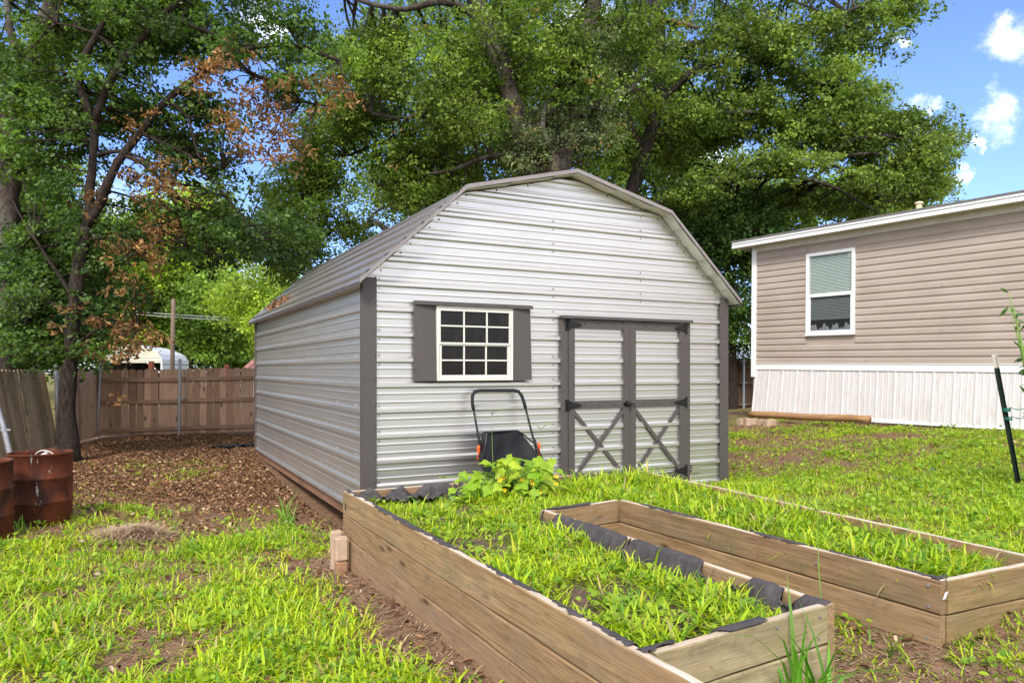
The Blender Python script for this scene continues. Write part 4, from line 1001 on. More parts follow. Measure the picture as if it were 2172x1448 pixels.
# ------------------------------------------------------------------ push lawn sweeper leaning on the shed
def sweeper():
    def S(u, v, z): p = SH+u*FD+v*SD; return Vector((p[0], p[1], z))
    b0 = S(1.29, -.40, .2); T = empty('lawn_sweeper', tuple(b0)); tag(T, 'black push lawn sweeper with fabric hopper and orange levers against the shed', 'lawn sweeper')
    tubem = mat_simple('black tube', (.014, .014, .015), .35, .3, .1); foam = mat_simple('foam grip', (.016, .016, .017), .85); org = mat_simple('orange plastic', (.75, .10, .015), .4)
    def P(u, z, off=0): # leaning plane: near wall at the top, away at the foot
        v = -.075-(1.31-z)*.30-off; return S(u, v, z)-b0
    ul, ur = .995, 1.545; bl, br = 1.05, 1.66; ztop, zlow = 1.30, .34
    def leg(t, side): # t 0 top .. 1 foot
        u = (ul+(bl-ul)*t) if side < 0 else (ur+(br-ur)*t); return P(u, (ztop-.09)+(zlow-ztop+.09)*t)
    hd = [leg(.10, -1), leg(.03, -1), P(ul+.012, ztop-.05), P(ul+.04, ztop-.012), P(ul+.09, ztop), P(ur-.09, ztop-.004), P(ur-.04, ztop-.016), P(ur-.012, ztop-.054), leg(.03, 1), leg(.10, 1)]
    mb = MB(); mb.tube(hd, .0165, 10); mb.build('grip', foam, T, True)
    for sd in (-1, 1):
        mb = MB(); mb.tube([leg(t, sd) for t in np.linspace(.10, 1, 8)], .0105, 10)
        mb.tube([leg(t, sd)+Vector((.008*sd, -.004, 0)) for t in (.44, .58, .72)], .013, 8); mb.build('handle_tube', tubem, T, True)
        c = leg(.56, sd)+Vector((.022*sd, -.01, 0)); mb = MB()
        mb.tube([c+Vector((0, 0, .075)), c+Vector((.006*sd, -.006, .045)), c+Vector((0, 0, 0)), c+Vector((.012*sd, -.012, -.055))], [.014, .015, .012, .010], 8)
        mb.tube([c+Vector((-.02*sd, .01, .02)), c+Vector((.012*sd, -.006, .02))], .012, 8); mb.build('lever', org, T, True)
    # hopper bag: fabric shell between a top bar and a wider base
    top = [P(1.09, .915, .05), P(1.43, .915, .05)]; mid = [P(.985, .70, .12), P(1.60, .64, .12)]; lo = [P(1.06, .30, .10), P(1.68, .30, .10)]
    backt = [p+Vector((SD[0], SD[1], 0))*.10 for p in top]; backm = [p+Vector((SD[0], SD[1], 0))*.12 for p in mid]; backl = [p+Vector((SD[0], SD[1], 0))*.06 for p in lo]
    mb = MB(); nx, nz = 22, 20; rs = np.random.default_rng(2)
    def shell(A, B, C, sag, sgn):
        b = len(mb.v)
        for j in range(nz+1):
            t = j/nz
            for i in range(nx+1):
                u = i/nx; pa, pb, pc = A[0].lerp(A[1], u), B[0].lerp(B[1], u), C[0].lerp(C[1], u)
                p = pa.lerp(pb, t*2) if t < .5 else pb.lerp(pc, t*2-1)
                w = sag*math.sin(math.pi*u)*math.sin(math.pi*min(1, t*1.1))+.008*math.sin(u*16+t*5)*math.sin(t*3)+.006*math.sin(t*13+u*6)
                mb.v.append(tuple(p+Vector((SD[0], SD[1], 0))*w*sgn))
        for j in range(nz):
            for i in range(nx): mb.f.append((b+j*(nx+1)+i, b+j*(nx+1)+i+1, b+(j+1)*(nx+1)+i+1, b+(j+1)*(nx+1)+i)); mb.m.append(0)
    shell(top, mid, lo, .05, 1); shell(backt, backm, backl, .02, -1)
    for k in (0, 1): mb.add([top[k], mid[k], lo[k], backl[k], backm[k], backt[k]], [(0, 1, 4, 5), (1, 2, 3, 4)])
    mb.build('hopper', mat_simple('black hopper cloth', (.010, .010, .011), .6, 0, .3, 8, .2, None, .2), T, True)
    mb = MB(); fwd = Vector((-SD[0], -SD[1], 0))*.012
    mb.tube([mid[0]+fwd, top[0]+fwd+Vector((-.01, 0, -.02)), top[0]+fwd+Vector((.02, 0, .004)), top[1]+fwd+Vector((-.03, 0, .004)), top[1]+fwd+Vector((.015, 0, -.02)), mid[1].lerp(top[1], .45)+fwd+Vector((.03, 0, .02)), mid[1]+fwd, lo[1]+fwd], .008, 8)
    q = [top[1].lerp(lo[1], t)+fwd+Vector((-.05+.02*math.sin(t*3), 0, -.02)) for t in np.linspace(0, 1, 6)]; mb.tube(q, .007, 8)
    mb.build('hopper_frame', tubem, T, True)
    for u in (1.05, 1.70):
        mb = MB(); c = S(u, -.36, .30)-b0; mb.tube([c-Vector((FD[0], FD[1], 0))*.02, c+Vector((FD[0], FD[1], 0))*.02], .125, 20); mb.build('wheel', foam, T)
    mb = MB(); c0, c1 = S(1.09, -.36, .30)-b0, S(1.66, -.36, .30)-b0; mb.tube([c0, c1], .09, 14); mb.build('brush_housing', tubem, T)
sweeper()

# ------------------------------------------------------------------ heap of dry grass, fabric strip, stones, hose
def heap():
    c = pg(283, 6.55); z = gz1(*c); T = empty('dry_grass_heap', (c[0], c[1], z)); tag(T, 'heap of dry brown pulled grass lying on the lawn', 'grass heap')
    mb = MB(); n, k = 28, 10
    for j in range(k+1):
        r = j/k
        for i in range(n):
            t = 2*math.pi*i/n; h = .10*(1-r**2)*(1+.5*math.sin(t*3+1)*r); mb.v.append((.29*r*math.cos(t)*(1+.2*math.sin(t*2+1)), .19*r*math.sin(t), h-.02))
    mb.f = [(j*n+i, j*n+(i+1) % n, (j+1)*n+(i+1) % n, (j+1)*n+i) for j in range(k) for i in range(n)]; mb.m = [0]*len(mb.f); mb.build('mound', mat_simple('matted straw', (.34, .22, .13), .9, 0, .4, 40, .8), T, True)
    m = 2600; a = RNG.random(m)*6.28; r = RNG.random(m)**.55*1.25; x = .29*r*np.cos(a)*(1+.2*np.sin(a*2+1)); y = .19*r*np.sin(a); zz = .10*np.clip(1-r**2, 0, 1)*(.7+.6*vnoise(x, y, .09, 3))-.005+.012*RNG.random(m)
    t = RNG.random(m)[:, None]; col = np.array([.24, .15, .09])*(1-t)+np.array([.52, .39, .25])*t
    V, Q, C = blades(np.stack([x, y, zz], -1), .07+.13*RNG.random(m), .004+.004*RNG.random(m), RNG.random(m)*6.28, np.clip(RNG.normal(1.35, .15, m), .8, 1.57), RNG.normal(.3, .3, m), col*1.15, 4)
    np_quads('straw', V, Q, M['straw'], T, C, True)
heap()
def fabric_strip():
    mb = MB(); rs = np.random.default_rng(9); nx, ny = 30, 8
    a, b = Vector((*pg(452, 13.2), 0)), Vector((*pg(575, 13.9), 0)); n = Vector((0, 1, 0))
    for i in range(nx):
        for j in range(ny):
            p = a.lerp(b, i/(nx-1))+n*((j/(ny-1)-.5)*.55*(.35+.65*i/nx)+.08*math.sin(i*.5)); p.z = gz1(p.x, p.y)+.03+.05*abs(math.sin(i*.9+j*1.7))+rs.normal(0, .012); mb.v.append(tuple(p))
    mb.f = [(i*ny+j, (i+1)*ny+j, (i+1)*ny+j+1, i*ny+j+1) for i in range(nx-1) for j in range(ny-1)]; mb.m = [0]*len(mb.f)
    tag(mb.build('black_tarp', mat_simple('black plastic', (.012, .012, .013), .5), None, False), 'crumpled black plastic sheet on the leaf litter by the far shed corner', 'plastic sheet')
fabric_strip()
mb = MB(); P = at(1134, 1052, 5.75); z = float(soil_z(np.array([P.x]), np.array([P.y]))[0])
pts = [Vector((P.x-.5+.5*t, P.y+.14-.14*t**2+.05*math.sin(t*6), z+.05+.03*math.sin(t*5))) for t in np.linspace(0, 1, 20)]
T = empty('drip_hose', tuple(pts[0])); tag(T, 'thin black drip hose with a blue end cap among the bed weeds', 'hose'); o0 = pts[0].copy()
mb.tube([p-o0 for p in pts], .008, 8); mb.build('tube', M['black'], T, True); mb = MB(); e = pts[-1]-o0; mb.tube([e, e+Vector((.045, -.012, .006))], .016, 10); mb.build('end_cap', mat_simple('blue cap', (.02, .10, .45), .4), T, True)
gst = 'small pale stones scattered on the lawn'
for i, (px, py, s) in enumerate(((291, 1119, .026), (351, 1136, .022), (174, 1154, .022), (208, 1228, .02))):
    Y = 1.5*F_PX/(py-Y0); x, y = pg(px, Y)
    bm = bmesh.new(); bmesh.ops.create_icosphere(bm, subdivisions=2, radius=s)
    for v in bm.verts: v.co = Vector((v.co.x*1.2, v.co.y*.9, v.co.z*.6))*(1+.15*math.sin(v.co.x*140+i)*math.cos(v.co.y*120))
    me = bpy.data.meshes.new('stone'); bm.to_mesh(me); bm.free(); me.materials.append(M['white']); me.materials[0] = M['stone']; o = bpy.data.objects.new('stone', me); COL.objects.link(o); o.location = (x, y, gz1(x, y)+.035)
    tag(o, 'small pale stone in the lawn near the dry grass heap', 'stone', gst)

# ------------------------------------------------------------------ squash plant, big weeds, shrub
def big_leaf(mb, base, dirv, up, size, lobes=5, droop=.5, curl=.12):
    """broad lobed leaf grown from its stalk joint"""
    d = Vector(dirv).normalized(); s = d.cross(Vector(up)).normalized(); n = s.cross(d).normalized(); N = 20; b = len(mb.v); rs = random
    rings = (0, .35, .7, 1)
    mb.v.append(tuple(base)); 
    for r in rings[1:]:
        for i in range(N):
            t = 2*math.pi*i/N; rad = (.62+.30*abs(math.cos(t*lobes/2))**.7+.06*math.cos(t*11))*(1-.34*max(0, math.cos(t-math.pi))**3)
            x = (math.cos(t)*rad*r+.42*r)*size*.62; y = math.sin(t)*rad*r*size*.62; h = size*(-droop*(x/size)**2+curl*abs(y/size)*1.5+.03*math.sin(t*5+r*4))
            mb.v.append(tuple(Vector(base)+d*x+s*y+n*h))
    for i in range(N): mb.f.append((b, b+1+i, b+1+(i+1) % N)); mb.m.append(0)
    for k in range(2):
        for i in range(N): mb.f.append((b+1+k*N+i, b+1+(k+1)*N+i, b+1+(k+1)*N+(i+1) % N, b+1+k*N+(i+1) % N)); mb.m.append(0)
def leaf_mat_simple(name, c1, c2, trans=.4):
    m = NT(name); g = m.n('ShaderNodeNewGeometry'); c = m.mix(g.outputs['Random Per Island'], c1, c2); f = m.noise(m.coord(rnd=False), 30, 5); c = m.mix(m.ramp(f, [(.4, 0), (.75, .35)]), c, tuple(x*.6 for x in c1))
    m.base(c); m.set(Roughness=.5, Specular_IOR_Level=.3); tr = m.n('ShaderNodeBsdfTranslucent'); m.l(m.mix(1.0, c, (1.2, 1.2, .5), 'MULTIPLY'), tr.inputs['Color'])
    mx = m.n('ShaderNodeMixShader'); mx.inputs[0].default_value = trans; m.l(m.b.outputs[0], mx.inputs[1]); m.l(tr.outputs[0], mx.inputs[2]); m.l(mx.outputs[0], m.out.inputs['Surface']); return m.mat
M['squash'] = leaf_mat_simple('squash leaf', (.22, .40, .02), (.50, .60, .05)); M['stem'] = mat_simple('green stem', (.18, .30, .05), .6); M['flower'] = leaf_mat_simple('yellow flower', (.85, .55, .02), (.9, .68, .05), .3)
def squash():
    c = Vector((*pg(1085, 5.95), .50)); T = empty('squash_plant', tuple(c)); tag(T, 'leafy yellow green squash plant with yellow flowers growing in the raised bed', 'squash plant')
    rs = random.Random(12); lv = MB(); st = MB()
    spots = []
    for i in range(85):
        px = rs.gauss(1090, 55); Y = rs.uniform(5.55, 6.2)
        if abs(px-1090) > 112: continue
        k = max(.08, 1-((px-1092)/118)**2); py = 1056-rs.random()**.8*86*k; spots.append((px, py, Y, rs.uniform(.08, .19)))
    spots += [(1045, 985, 5.9, .19), (1072, 972, 6.0, .2), (1108, 974, 5.9, .2), (1135, 990, 5.95, .19), (1160, 978, 6.0, .16), (1176, 1000, 6.0, .15), (1012, 1000, 5.9, .15), (990, 1005, 5.9, .15), (1125, 1005, 5.8, .20), (1090, 1000, 5.8, .19), (1150, 1015, 5.8, .18), (1035, 1020, 5.75, .14), (965, 1040, 5.7, .13), (1000, 1035, 5.75, .12), (940, 1012, 5.8, .10), (1060, 1030, 5.7, .15)]
    for px, py, Y, s in spots:
        p = at(px, py, Y)-c; p.z = max(p.z, .07); root = Vector((p.x*.35+rs.uniform(-.05, .05), p.y*.4, .0))
        m = root.lerp(p, .55)+Vector((0, 0, .07)); st.tube([root, m, p], [.006, .005, .0035], 6)
        dv = Vector((p.x-root.x+rs.uniform(-.45, .45), -rs.uniform(-.1, .8), rs.uniform(-.6, .35))); big_leaf(lv, p, dv, (rs.uniform(-.5, .5), rs.uniform(-.9, .0), 1), s*rs.uniform(.55, .85), 5, rs.uniform(.3, .8), rs.uniform(.0, .2))
    for i in range(15):
        fl = MB(); p = at(rs.gauss(1120, 34), rs.uniform(1005, 1055), rs.uniform(5.6, 5.8))-c; p.z = max(p.z, .05)
        for k in range(5):
            t = k*2*math.pi/5; d = Vector((math.cos(t), -.6, math.sin(t)*.8+.3)).normalized(); s_ = d.orthogonal().normalized(); r = .026
            fl.add([p, p+d*r*.6+s_*r*.35, p+d*r, p+d*r*.6-s_*r*.35], [(0, 1, 2, 3)])
        fl.build('flower', M['flower'], T)
    lv.build('leaves', M['squash'], T, True); st.build('stems', M['stem'], T, True)
squash()
def weed(name, x, y, z, h, n, label, spread=.25, width=.022, seed=1, cat='weed', hue=(.10, .27, .03)):
    rs = np.random.default_rng(seed); T = empty(name, (x, y, z)); tag(T, label, cat)
    P = np.stack([rs.normal(0, .02, n), rs.normal(0, .02, n), np.zeros(n)], -1)
    col = np.array(hue)*(.7+.8*rs.random(n))[:, None]+np.array([.05, .06, 0])*rs.random(n)[:, None]
    V, Q, C = blades(P, h*(.5+.7*rs.random(n)), width*(.7+.6*rs.random(n)), rs.random(n)*6.28, np.clip(rs.normal(spread, .22, n), .03, 1.2), np.clip(rs.normal(1.3, .5, n), .3, 2.3), col, 4)
    np_quads('blades', V, Q, M['grass'], T, C, True)
    return T
for i, (px, py, Y, h, n, lb, w) in enumerate(((1690, 1470, 2.60, .52, 26, 'tall broad bladed weed in front of the left bed end board', .017), (1735, 1445, 2.64, .42, 18, 'low spreading weed at the corner post of the left bed arm', .014), (1615, 1420, 2.5, .46, 6, 'slim dark weed beside the pale end board', .018),
        (1893, 1365, 3.1, .16, 5, 'single two bladed weed growing by the lower cedar board', .014), (425, 0, 0, 0, 0, '', 0))):
    if not lb: continue
    x, y = pg(px, Y); weed('weed', x, y, gz1(x, y), h, n, lb, .28, w, 20+i)
for i, (px, Y, h, n, lb) in enumerate(((602, 7.4, .34, 18, 'tall grass tuft beside the shed side wall'), (614, 7.05, .26, 14, 'shorter grass tuft by the shed wall next to a taller one'), (45, 6.75, .22, 12, 'grass tuft growing against the open rusty drum'), (8, 6.2, .16, 10, 'grass tuft at the foot of the cut off drum'), (1075, 2.62, .2, 6, 'small weed against the lower left bed board'))):
    x, y = pg(px, Y); weed('weed', x, y, gz1(x, y), h, n, lb, .3, .013, 40+i, 'weed', (.15, .30, .04))
def seed_stalks():
    rs = random.Random(5)
    for i, (px, py, Y, h, lb) in enumerate(((1050, 1010, 6.05, .62, 'tall thin seeding grass stalk in front of the lawn sweeper'), (1160, 1010, 6.1, .5, 'thin seeding grass stalk between sweeper and door'), (1745, 1262, 3.0, .42, 'single thin seed stalk rising from the bed end'), (1700, 990, 0, 0, ''))):
        if not lb: continue
        p = at(px, py, Y); p.z = .5; T = empty('grass_stalk', tuple(p)); tag(T, lb, 'grass stalk'); mb = MB()
        ln = Vector((rs.uniform(-.16, -.05), .02, 1)); pts = [ln*(h*t)+Vector((.03*t*t, 0, 0)) for t in np.linspace(0, 1, 8)]; mb.tube(pts, [.0028*(1-.6*t) for t in np.linspace(0, 1, 8)], 5)
        for k in range(5):
            a = rs.uniform(0, 6.28); e = pts[-1]; mb.tube([e, e+Vector((.06*math.cos(a), .03*math.sin(a), .05)), e+Vector((.12*math.cos(a), .05*math.sin(a), .04))], [.0018, .0014, .001], 4)
        mb.build('stalk', M['stem'], T, True)
seed_stalks()

# ------------------------------------------------------------------ trees
def tree(name, label, D, base, limbs, clumps, c1, c2, bark='bark', leaf=.11, per=430, clump_r=.72, gaps=(), seed=1, dead=None, group=None, spray=(34, .165), twig=.028, limb_n=9, flat=.75, yel=0.0, back=0.0):
    per = int(per*1.15); leaf *= .56; clump_r *= .92
    rs = np.random.default_rng(seed); rp = random.Random(seed)
    b = at(base[0], base[1], D+(base[2] if len(base) > 2 else 0)); b.z = gz1(b.x, b.y)-.05
    T = empty(name, tuple(b)); tag(T, label, 'tree', group)
    mb = MB(); lp = []
    for pts, r0, r1 in limbs:
        P = [at(p[0], p[1], D+(p[2] if len(p) > 2 else 0)) for p in pts]
        if P[0].z < b.z+1.2 and pts is limbs[0][0]: P[0].z = min(P[0].z, b.z)
        # smooth the polyline
        Q = []
        for i in range(len(P)-1):
            p0, p1, p2, p3 = P[max(i-1, 0)], P[i], P[i+1], P[min(i+2, len(P)-1)]
            ns = max(2, int((p2-p1).length/.22))
            for k in range(ns):
                t = k/ns; Q.append(.5*((2*p1)+(p2-p0)*t+(2*p0-5*p1+4*p2-p3)*t*t+(3*p1-p0-3*p2+p3)*t**3))
        Q.append(P[-1]); n = len(Q)
        rad = [max(.006, (r0+(r1-r0)*(i/(n-1)))*D/F_PX*(1+.07*math.sin(i*1.7+r0)+.05*math.sin(i*.6))) for i in range(n)]
        if limbs[0][0] is pts:
            for i in range(min(4, n)): rad[i] *= 1+.35*(1-i/4)**2
        Q = [q-b+Vector((rp.uniform(-1, 1), rp.uniform(-1, 1), rp.uniform(-1, 1)))*rad[i]*.12 for i, q in enumerate(Q)]
        mb.tube(Q, rad, limb_n if r0 > 6 else 6); lp += [(q, rad[i]) for i, q in enumerate(Q) if i > n*.25 or pts is not limbs[0][0]]
    LP = np.array([tuple(q) for q, _ in lp]) if lp else np.zeros((1, 3)); LR = np.array([r for _, r in lp]) if lp else np.array([.05])
    ctr = []
    for (cx, cy, rx, ry, n, dd, sp) in clumps:
        k = 0; tries = 0
        while k < n and tries < n*20:
            tries += 1; a = rp.uniform(0, 6.283); r = rp.random()**.5; px, py = cx+rx*r*math.cos(a), cy+ry*r*math.sin(a)
            if any(((px-g[0])/g[2])**2+((py-g[1])/g[3])**2 < 1 for g in gaps) and rp.random() < .93: continue
            p = at(px, py, D+dd+back+rp.uniform(-sp, sp))-b
            if p.z < .3: continue
            ctr.append(p); k += 1
    Cn = np.array([tuple(p) for p in ctr])
    for p in Cn:                                                        # a twig from the nearest limb into each clump
        d = np.linalg.norm(LP-p, axis=1)+np.maximum(0, LP[:, 2]-p[2])*.6; j = int(d.argmin()); q = Vector(LP[j]); e = Vector(p)
        if (e-q).length > 4.5: continue
        m1 = q.lerp(e, .4)+Vector((rp.uniform(-.15, .15), rp.uniform(-.15, .15), rp.uniform(-.05, .25)))*(e-q).length*.6; r = min(LR[j]*.7, twig*(.6+.25*(e-q).length))
        pts = [q*(1-t)**2+m1*2*t*(1-t)+e*t*t for t in np.linspace(0, 1, 7)]; mb.tube(pts, [r*(1-.75*t)+.004 for t in np.linspace(0, 1, 7)], 5, False)
        for _ in range(3):
            s0 = pts[rp.randint(3, 6)]; e2 = s0+Vector((rp.gauss(0, 1), rp.gauss(0, 1), rp.gauss(0, .7)))*clump_r*.55; mb.tube([s0, s0.lerp(e2, .5)+Vector((0, 0, .05)), e2], [r*.3+.003, r*.2+.003, .003], 4, False)
    def foliage(nm, Cn, per, leaf, c1, c2, mat, spray, R0, ln=1.0, wd=.62, fold=.10):
        K = len(Cn); S = spray[0]; mL = max(3, per//S)
        rad = R0*(.65+.7*rs.random(K))
        dv = rs.normal(size=(K, S, 3)); dv /= np.linalg.norm(dv, axis=2, keepdims=True); rr = rs.random((K, S, 1))**.45
        sc = Cn[:, None, :]+dv*rr*rad[:, None, None]*np.array([1.1, 1.1, flat])
        lp_ = sc[:, :, None, :]+rs.normal(size=(K, S, mL, 3))*spray[1]*np.array([1, 1, .65])*R0*.9
        out = lp_-Cn[:, None, None, :]; out /= np.linalg.norm(out, axis=3, keepdims=True)+1e-6
        N = rs.normal(size=lp_.shape)*.75+out*.45+np.array([0, 0, .55])
        ck = np.clip(rs.normal(1, .16, (K, 1, 1)), .6, 1.5)*np.clip(rs.normal(1, .14, (K, S, 1)), .6, 1.5)*np.clip(rs.normal(1, .16, (K, S, mL)), .5, 1.6)
        mixk = np.clip(.5+.28*rs.normal(size=(K, 1, 1))+.25*rs.normal(size=(K, S, 1))+.15*rs.normal(size=(K, S, mL)), 0, 1)[..., None]
        col = (np.array(c1)*(1-mixk)+np.array(c2)*mixk)*ck[..., None]
        if yel: yk = (rs.random((K, S, 1)) < yel)[..., None]; col = np.where(np.broadcast_to(yk, col.shape), np.array([.34, .22, .07]), col)
        col = col*(1.0 if mat == 'leaf' else .95); m = K*S*mL; size = leaf*(.5+.95*rs.random(m))
        V, Q, C = leaf_cards(lp_.reshape(m, 3), N.reshape(m, 3), size, np.clip(col.reshape(m, 3), 0, .9), ln, wd, fold)
        return np_quads(nm, V, Q, M[mat], T, C)
    if len(Cn): foliage('crown', Cn, per, leaf, c1, c2, 'leaf', spray, clump_r)
    if dead:
        Dn = []
        for (px, py, r, n) in dead:
            for _ in range(n): Dn.append(tuple(at(px+rp.gauss(0, r*1.35), py+rp.gauss(0, r*1.15), D+rp.uniform(-1.2, .4))-b))
        Dn = np.array(Dn); foliage('dead_leaves', Dn, 20, leaf*1.2, (.13, .068, .024), (.36, .205, .075), 'leaf_dead', (5, .42), .15, 1.0, .40, .22)
        for p in Dn:
            j = int(np.linalg.norm(LP-p, axis=1).argmin()); q = Vector(LP[j]); e = Vector(p)
            if (e-q).length < 2.5: mb.tube([q, q.lerp(e, .5)+Vector((0, 0, .08)), e], [.010, .007, .004], 4, False)
    mb.build('trunk', M[bark], T, True)
    return T
OAK1, OAK2 = (.075, .135, .018), (.22, .32, .042)
DK1, DK2 = (.032, .075, .016), (.11, .19, .03)
BR1, BR2 = (.20, .32, .02), (.46, .56, .06)
MD1, MD2 = (.10, .18, .02), (.27, .38, .045)

tree('oak_tree', 'thick trunked oak rising at the left edge behind the fence', 13.2, (2, 960), [([(2, 960), (4, 780), (14, 560), (26, 300), (55, 180), (92, 70), (140, -60), (190, -200)], 26, 17), ([(85, 90), (170, 50), (260, 20), (340, 10)], 11, 5), ([(30, 300), (-40, 180), (-90, 60)], 12, 6), ([(40, 240), (110, 260), (190, 290)], 6, 3), ([(60, 170), (20, 60), (10, -80)], 9, 5)],
     [(110, 60, 300, 170, 46, 0, 2.0), (20, 240, 110, 90, 16, -.8, .8), (100, -180, 420, 150, 26, 0, 2.5), (90, 440, 90, 90, 9, .8, 1)], OAK1, OAK2, leaf=.135, per=380, clump_r=.62, seed=21, back=.8, gaps=((300, 150, 60, 40),))
tree('leaning_oak', 'dark leaning forked oak with brown dead leaf clusters behind the drum', 11.6, (148, 968), [
     ([(150, 972), (141, 880), (150, 760), (160, 640), (176, 520), (185, 480)], 18, 12),
     ([(185, 480), (212, 430), (250, 345), (300, 280), (345, 222), (400, 176), (470, 130), (520, 106), (590, 95), (650, 103), (720, 130, -.3)], 10, 4),
     ([(183, 490), (192, 400), (199, 300), (200, 255)], 9, 8), ([(200, 258), (172, 190), (174, 130), (215, 60), (240, 0), (256, -70)], 8.5, 6), ([(200, 258), (225, 190), (262, 125), (312, 70), (352, 25), (388, 0), (430, -40)], 8.5, 5),
     ([(300, 282), (345, 305), (400, 330), (450, 385), (505, 450), (540, 500)], 5, 2), ([(262, 330), (300, 345), (350, 390), (375, 440), (392, 478)], 5, 3), ([(490, 122), (540, 160), (590, 175), (640, 215), (700, 225)], 4.5, 2), ([(352, 215), (400, 250), (420, 330), (470, 360)], 3.5, 1.5), ([(350, 30), (430, 65), (500, 92), (560, 100)], 5, 2.5),
     ([(205, 330), (260, 320), (330, 350)], 5, 2), ([(160, 640), (110, 560), (70, 500)], 5, 2.5), ([(178, 510), (240, 500), (320, 480), (400, 520), (470, 545)], 5, 2), ([(152, 740), (220, 690), (290, 690)], 3.5, 1.5), ([(158, 660), (100, 640), (60, 660)], 4, 2), ([(270, 130), (200, 70), (120, 50)], 5, 2), ([(640, 102), (610, 60), (560, 20), (500, -10)], 3, 1.5)],
     [(230, 120, 230, 150, 54, .2, 1.4), (130, 330, 130, 130, 26, .5, 1.2), (470, 50, 190, 70, 30, 0, 1.2), (480, 330, 150, 130, 18, .1, 1.0), (430, 490, 170, 75, 32, .0, 1.2), (120, 560, 110, 90, 30, .2, 1.0), (90, 690, 100, 75, 22, -.2, .8), (590, 520, 60, 60, 8, .2, .8), (230, 620, 90, 80, 9, .2, 1), (150, 745, 50, 30, 5, -.5, .5), (640, 150, 80, 90, 12, -.2, 1), (250, -130, 330, 120, 26, 0, 1.8), (330, 250, 110, 90, 14, .5, 1)],
     (.036, .080, .020), (.135, .225, .036), 'bark_dark', leaf=.115, per=250, clump_r=.44, seed=33, back=.75, spray=(26, .18), twig=.018,
     gaps=((420, 420, 55, 40), (545, 400, 55, 60), (370, 180, 45, 45), (590, 310, 45, 50)),
     dead=((480, 130, 20, 9), (435, 150, 16, 6), (340, 370, 22, 10), (372, 405, 22, 8), (550, 230, 30, 10), (490, 275, 30, 16), (560, 275, 26, 16), (600, 320, 22, 9), (700, 195, 18, 8), (470, 190, 40, 9), (330, 395, 25, 8), (265, 510, 14, 5), (330, 520, 24, 12), (235, 600, 30, 6), (285, 690, 22, 12), (250, 725, 20, 7), (165, 680, 24, 5), (345, 485, 12, 5), (640, 190, 22, 8), (285, 265, 12, 4), (300, 545, 20, 6), (245, 520, 18, 5), (200, 420, 14, 3), (320, 715, 14, 5), (262, 770, 12, 3), (235, 850, 5, 1)))
tree('oak_tree', 'big twin trunked oak rising directly behind the shed roof', 15.6, (1175, 960), [
     ([(1168, 960), (1168, 600), (1168, 420), (1165, 370)], 42, 40), ([(1160, 420), (1130, 350), (1098, 255), (1076, 180), (1048, 95), (1020, 30), (995, -40), (960, -200)], 25, 12), ([(1176, 420), (1188, 350), (1206, 260), (1226, 170), (1242, 90), (1263, 0), (1280, -80), (1300, -240)], 24, 12),
     ([(1035, 70), (990, 20), (930, 5), (860, 20), (790, 10), (730, -10)], 9, 4), ([(1240, 90), (1320, 40), (1400, 40), (1480, 60)], 9, 4), ([(1090, 240), (1010, 215), (940, 220), (860, 250), (790, 240)], 7, 3), ([(1215, 240), (1290, 210), (1340, 190)], 7, 3), ([(1076, 180), (1050, 120), (1010, 60)], 6, 3), ([(1120, 330), (1040, 330), (960, 360), (900, 370)], 6, 3)],
     [(1080, 90, 330, 150, 62, 1.2, 2.2), (900, 190, 170, 170, 38, -.3, 1.6), (1240, 230, 190, 150, 32, .8, 1.6), (1130, 330, 200, 70, 22, 1.0, 1.2), (960, 330, 130, 70, 20, .3, 1.4), (1120, -160, 420, 170, 46, 0, 3), (760, 120, 90, 110, 15, -.6, 1.2), (1150, 60, 90, 80, 7, -2.2, .5), (1330, 120, 90, 90, 8, -1.5, .6), (1000, 150, 120, 110, 12, -2.4, .6), (1180, 160, 70, 80, 6, -2.4, .5)], OAK1, (.26, .36, .055), leaf=.125, per=400, clump_r=.64, seed=5, back=1.3, yel=.008,
     gaps=((885, 135, 26, 24), (800, 330, 50, 60), (1300, 110, 20, 14), (770, 430, 40, 60)))
tree('mistletoe_oak', 'grey green tufted low boughs on the oak just above the roof peak', 15.0, (1185, 965), [([(1185, 965), (1184, 600), (1180, 400), (1176, 330)], 14, 10), ([(1176, 330), (1150, 270), (1160, 220)], 8, 4)],
     [(1165, 295, 100, 60, 15, .25, .5), (1260, 190, 60, 120, 13, .2, .6)], (.10, .14, .06), (.23, .28, .12), leaf=.10, per=380, clump_r=.5, seed=6, yel=.03)
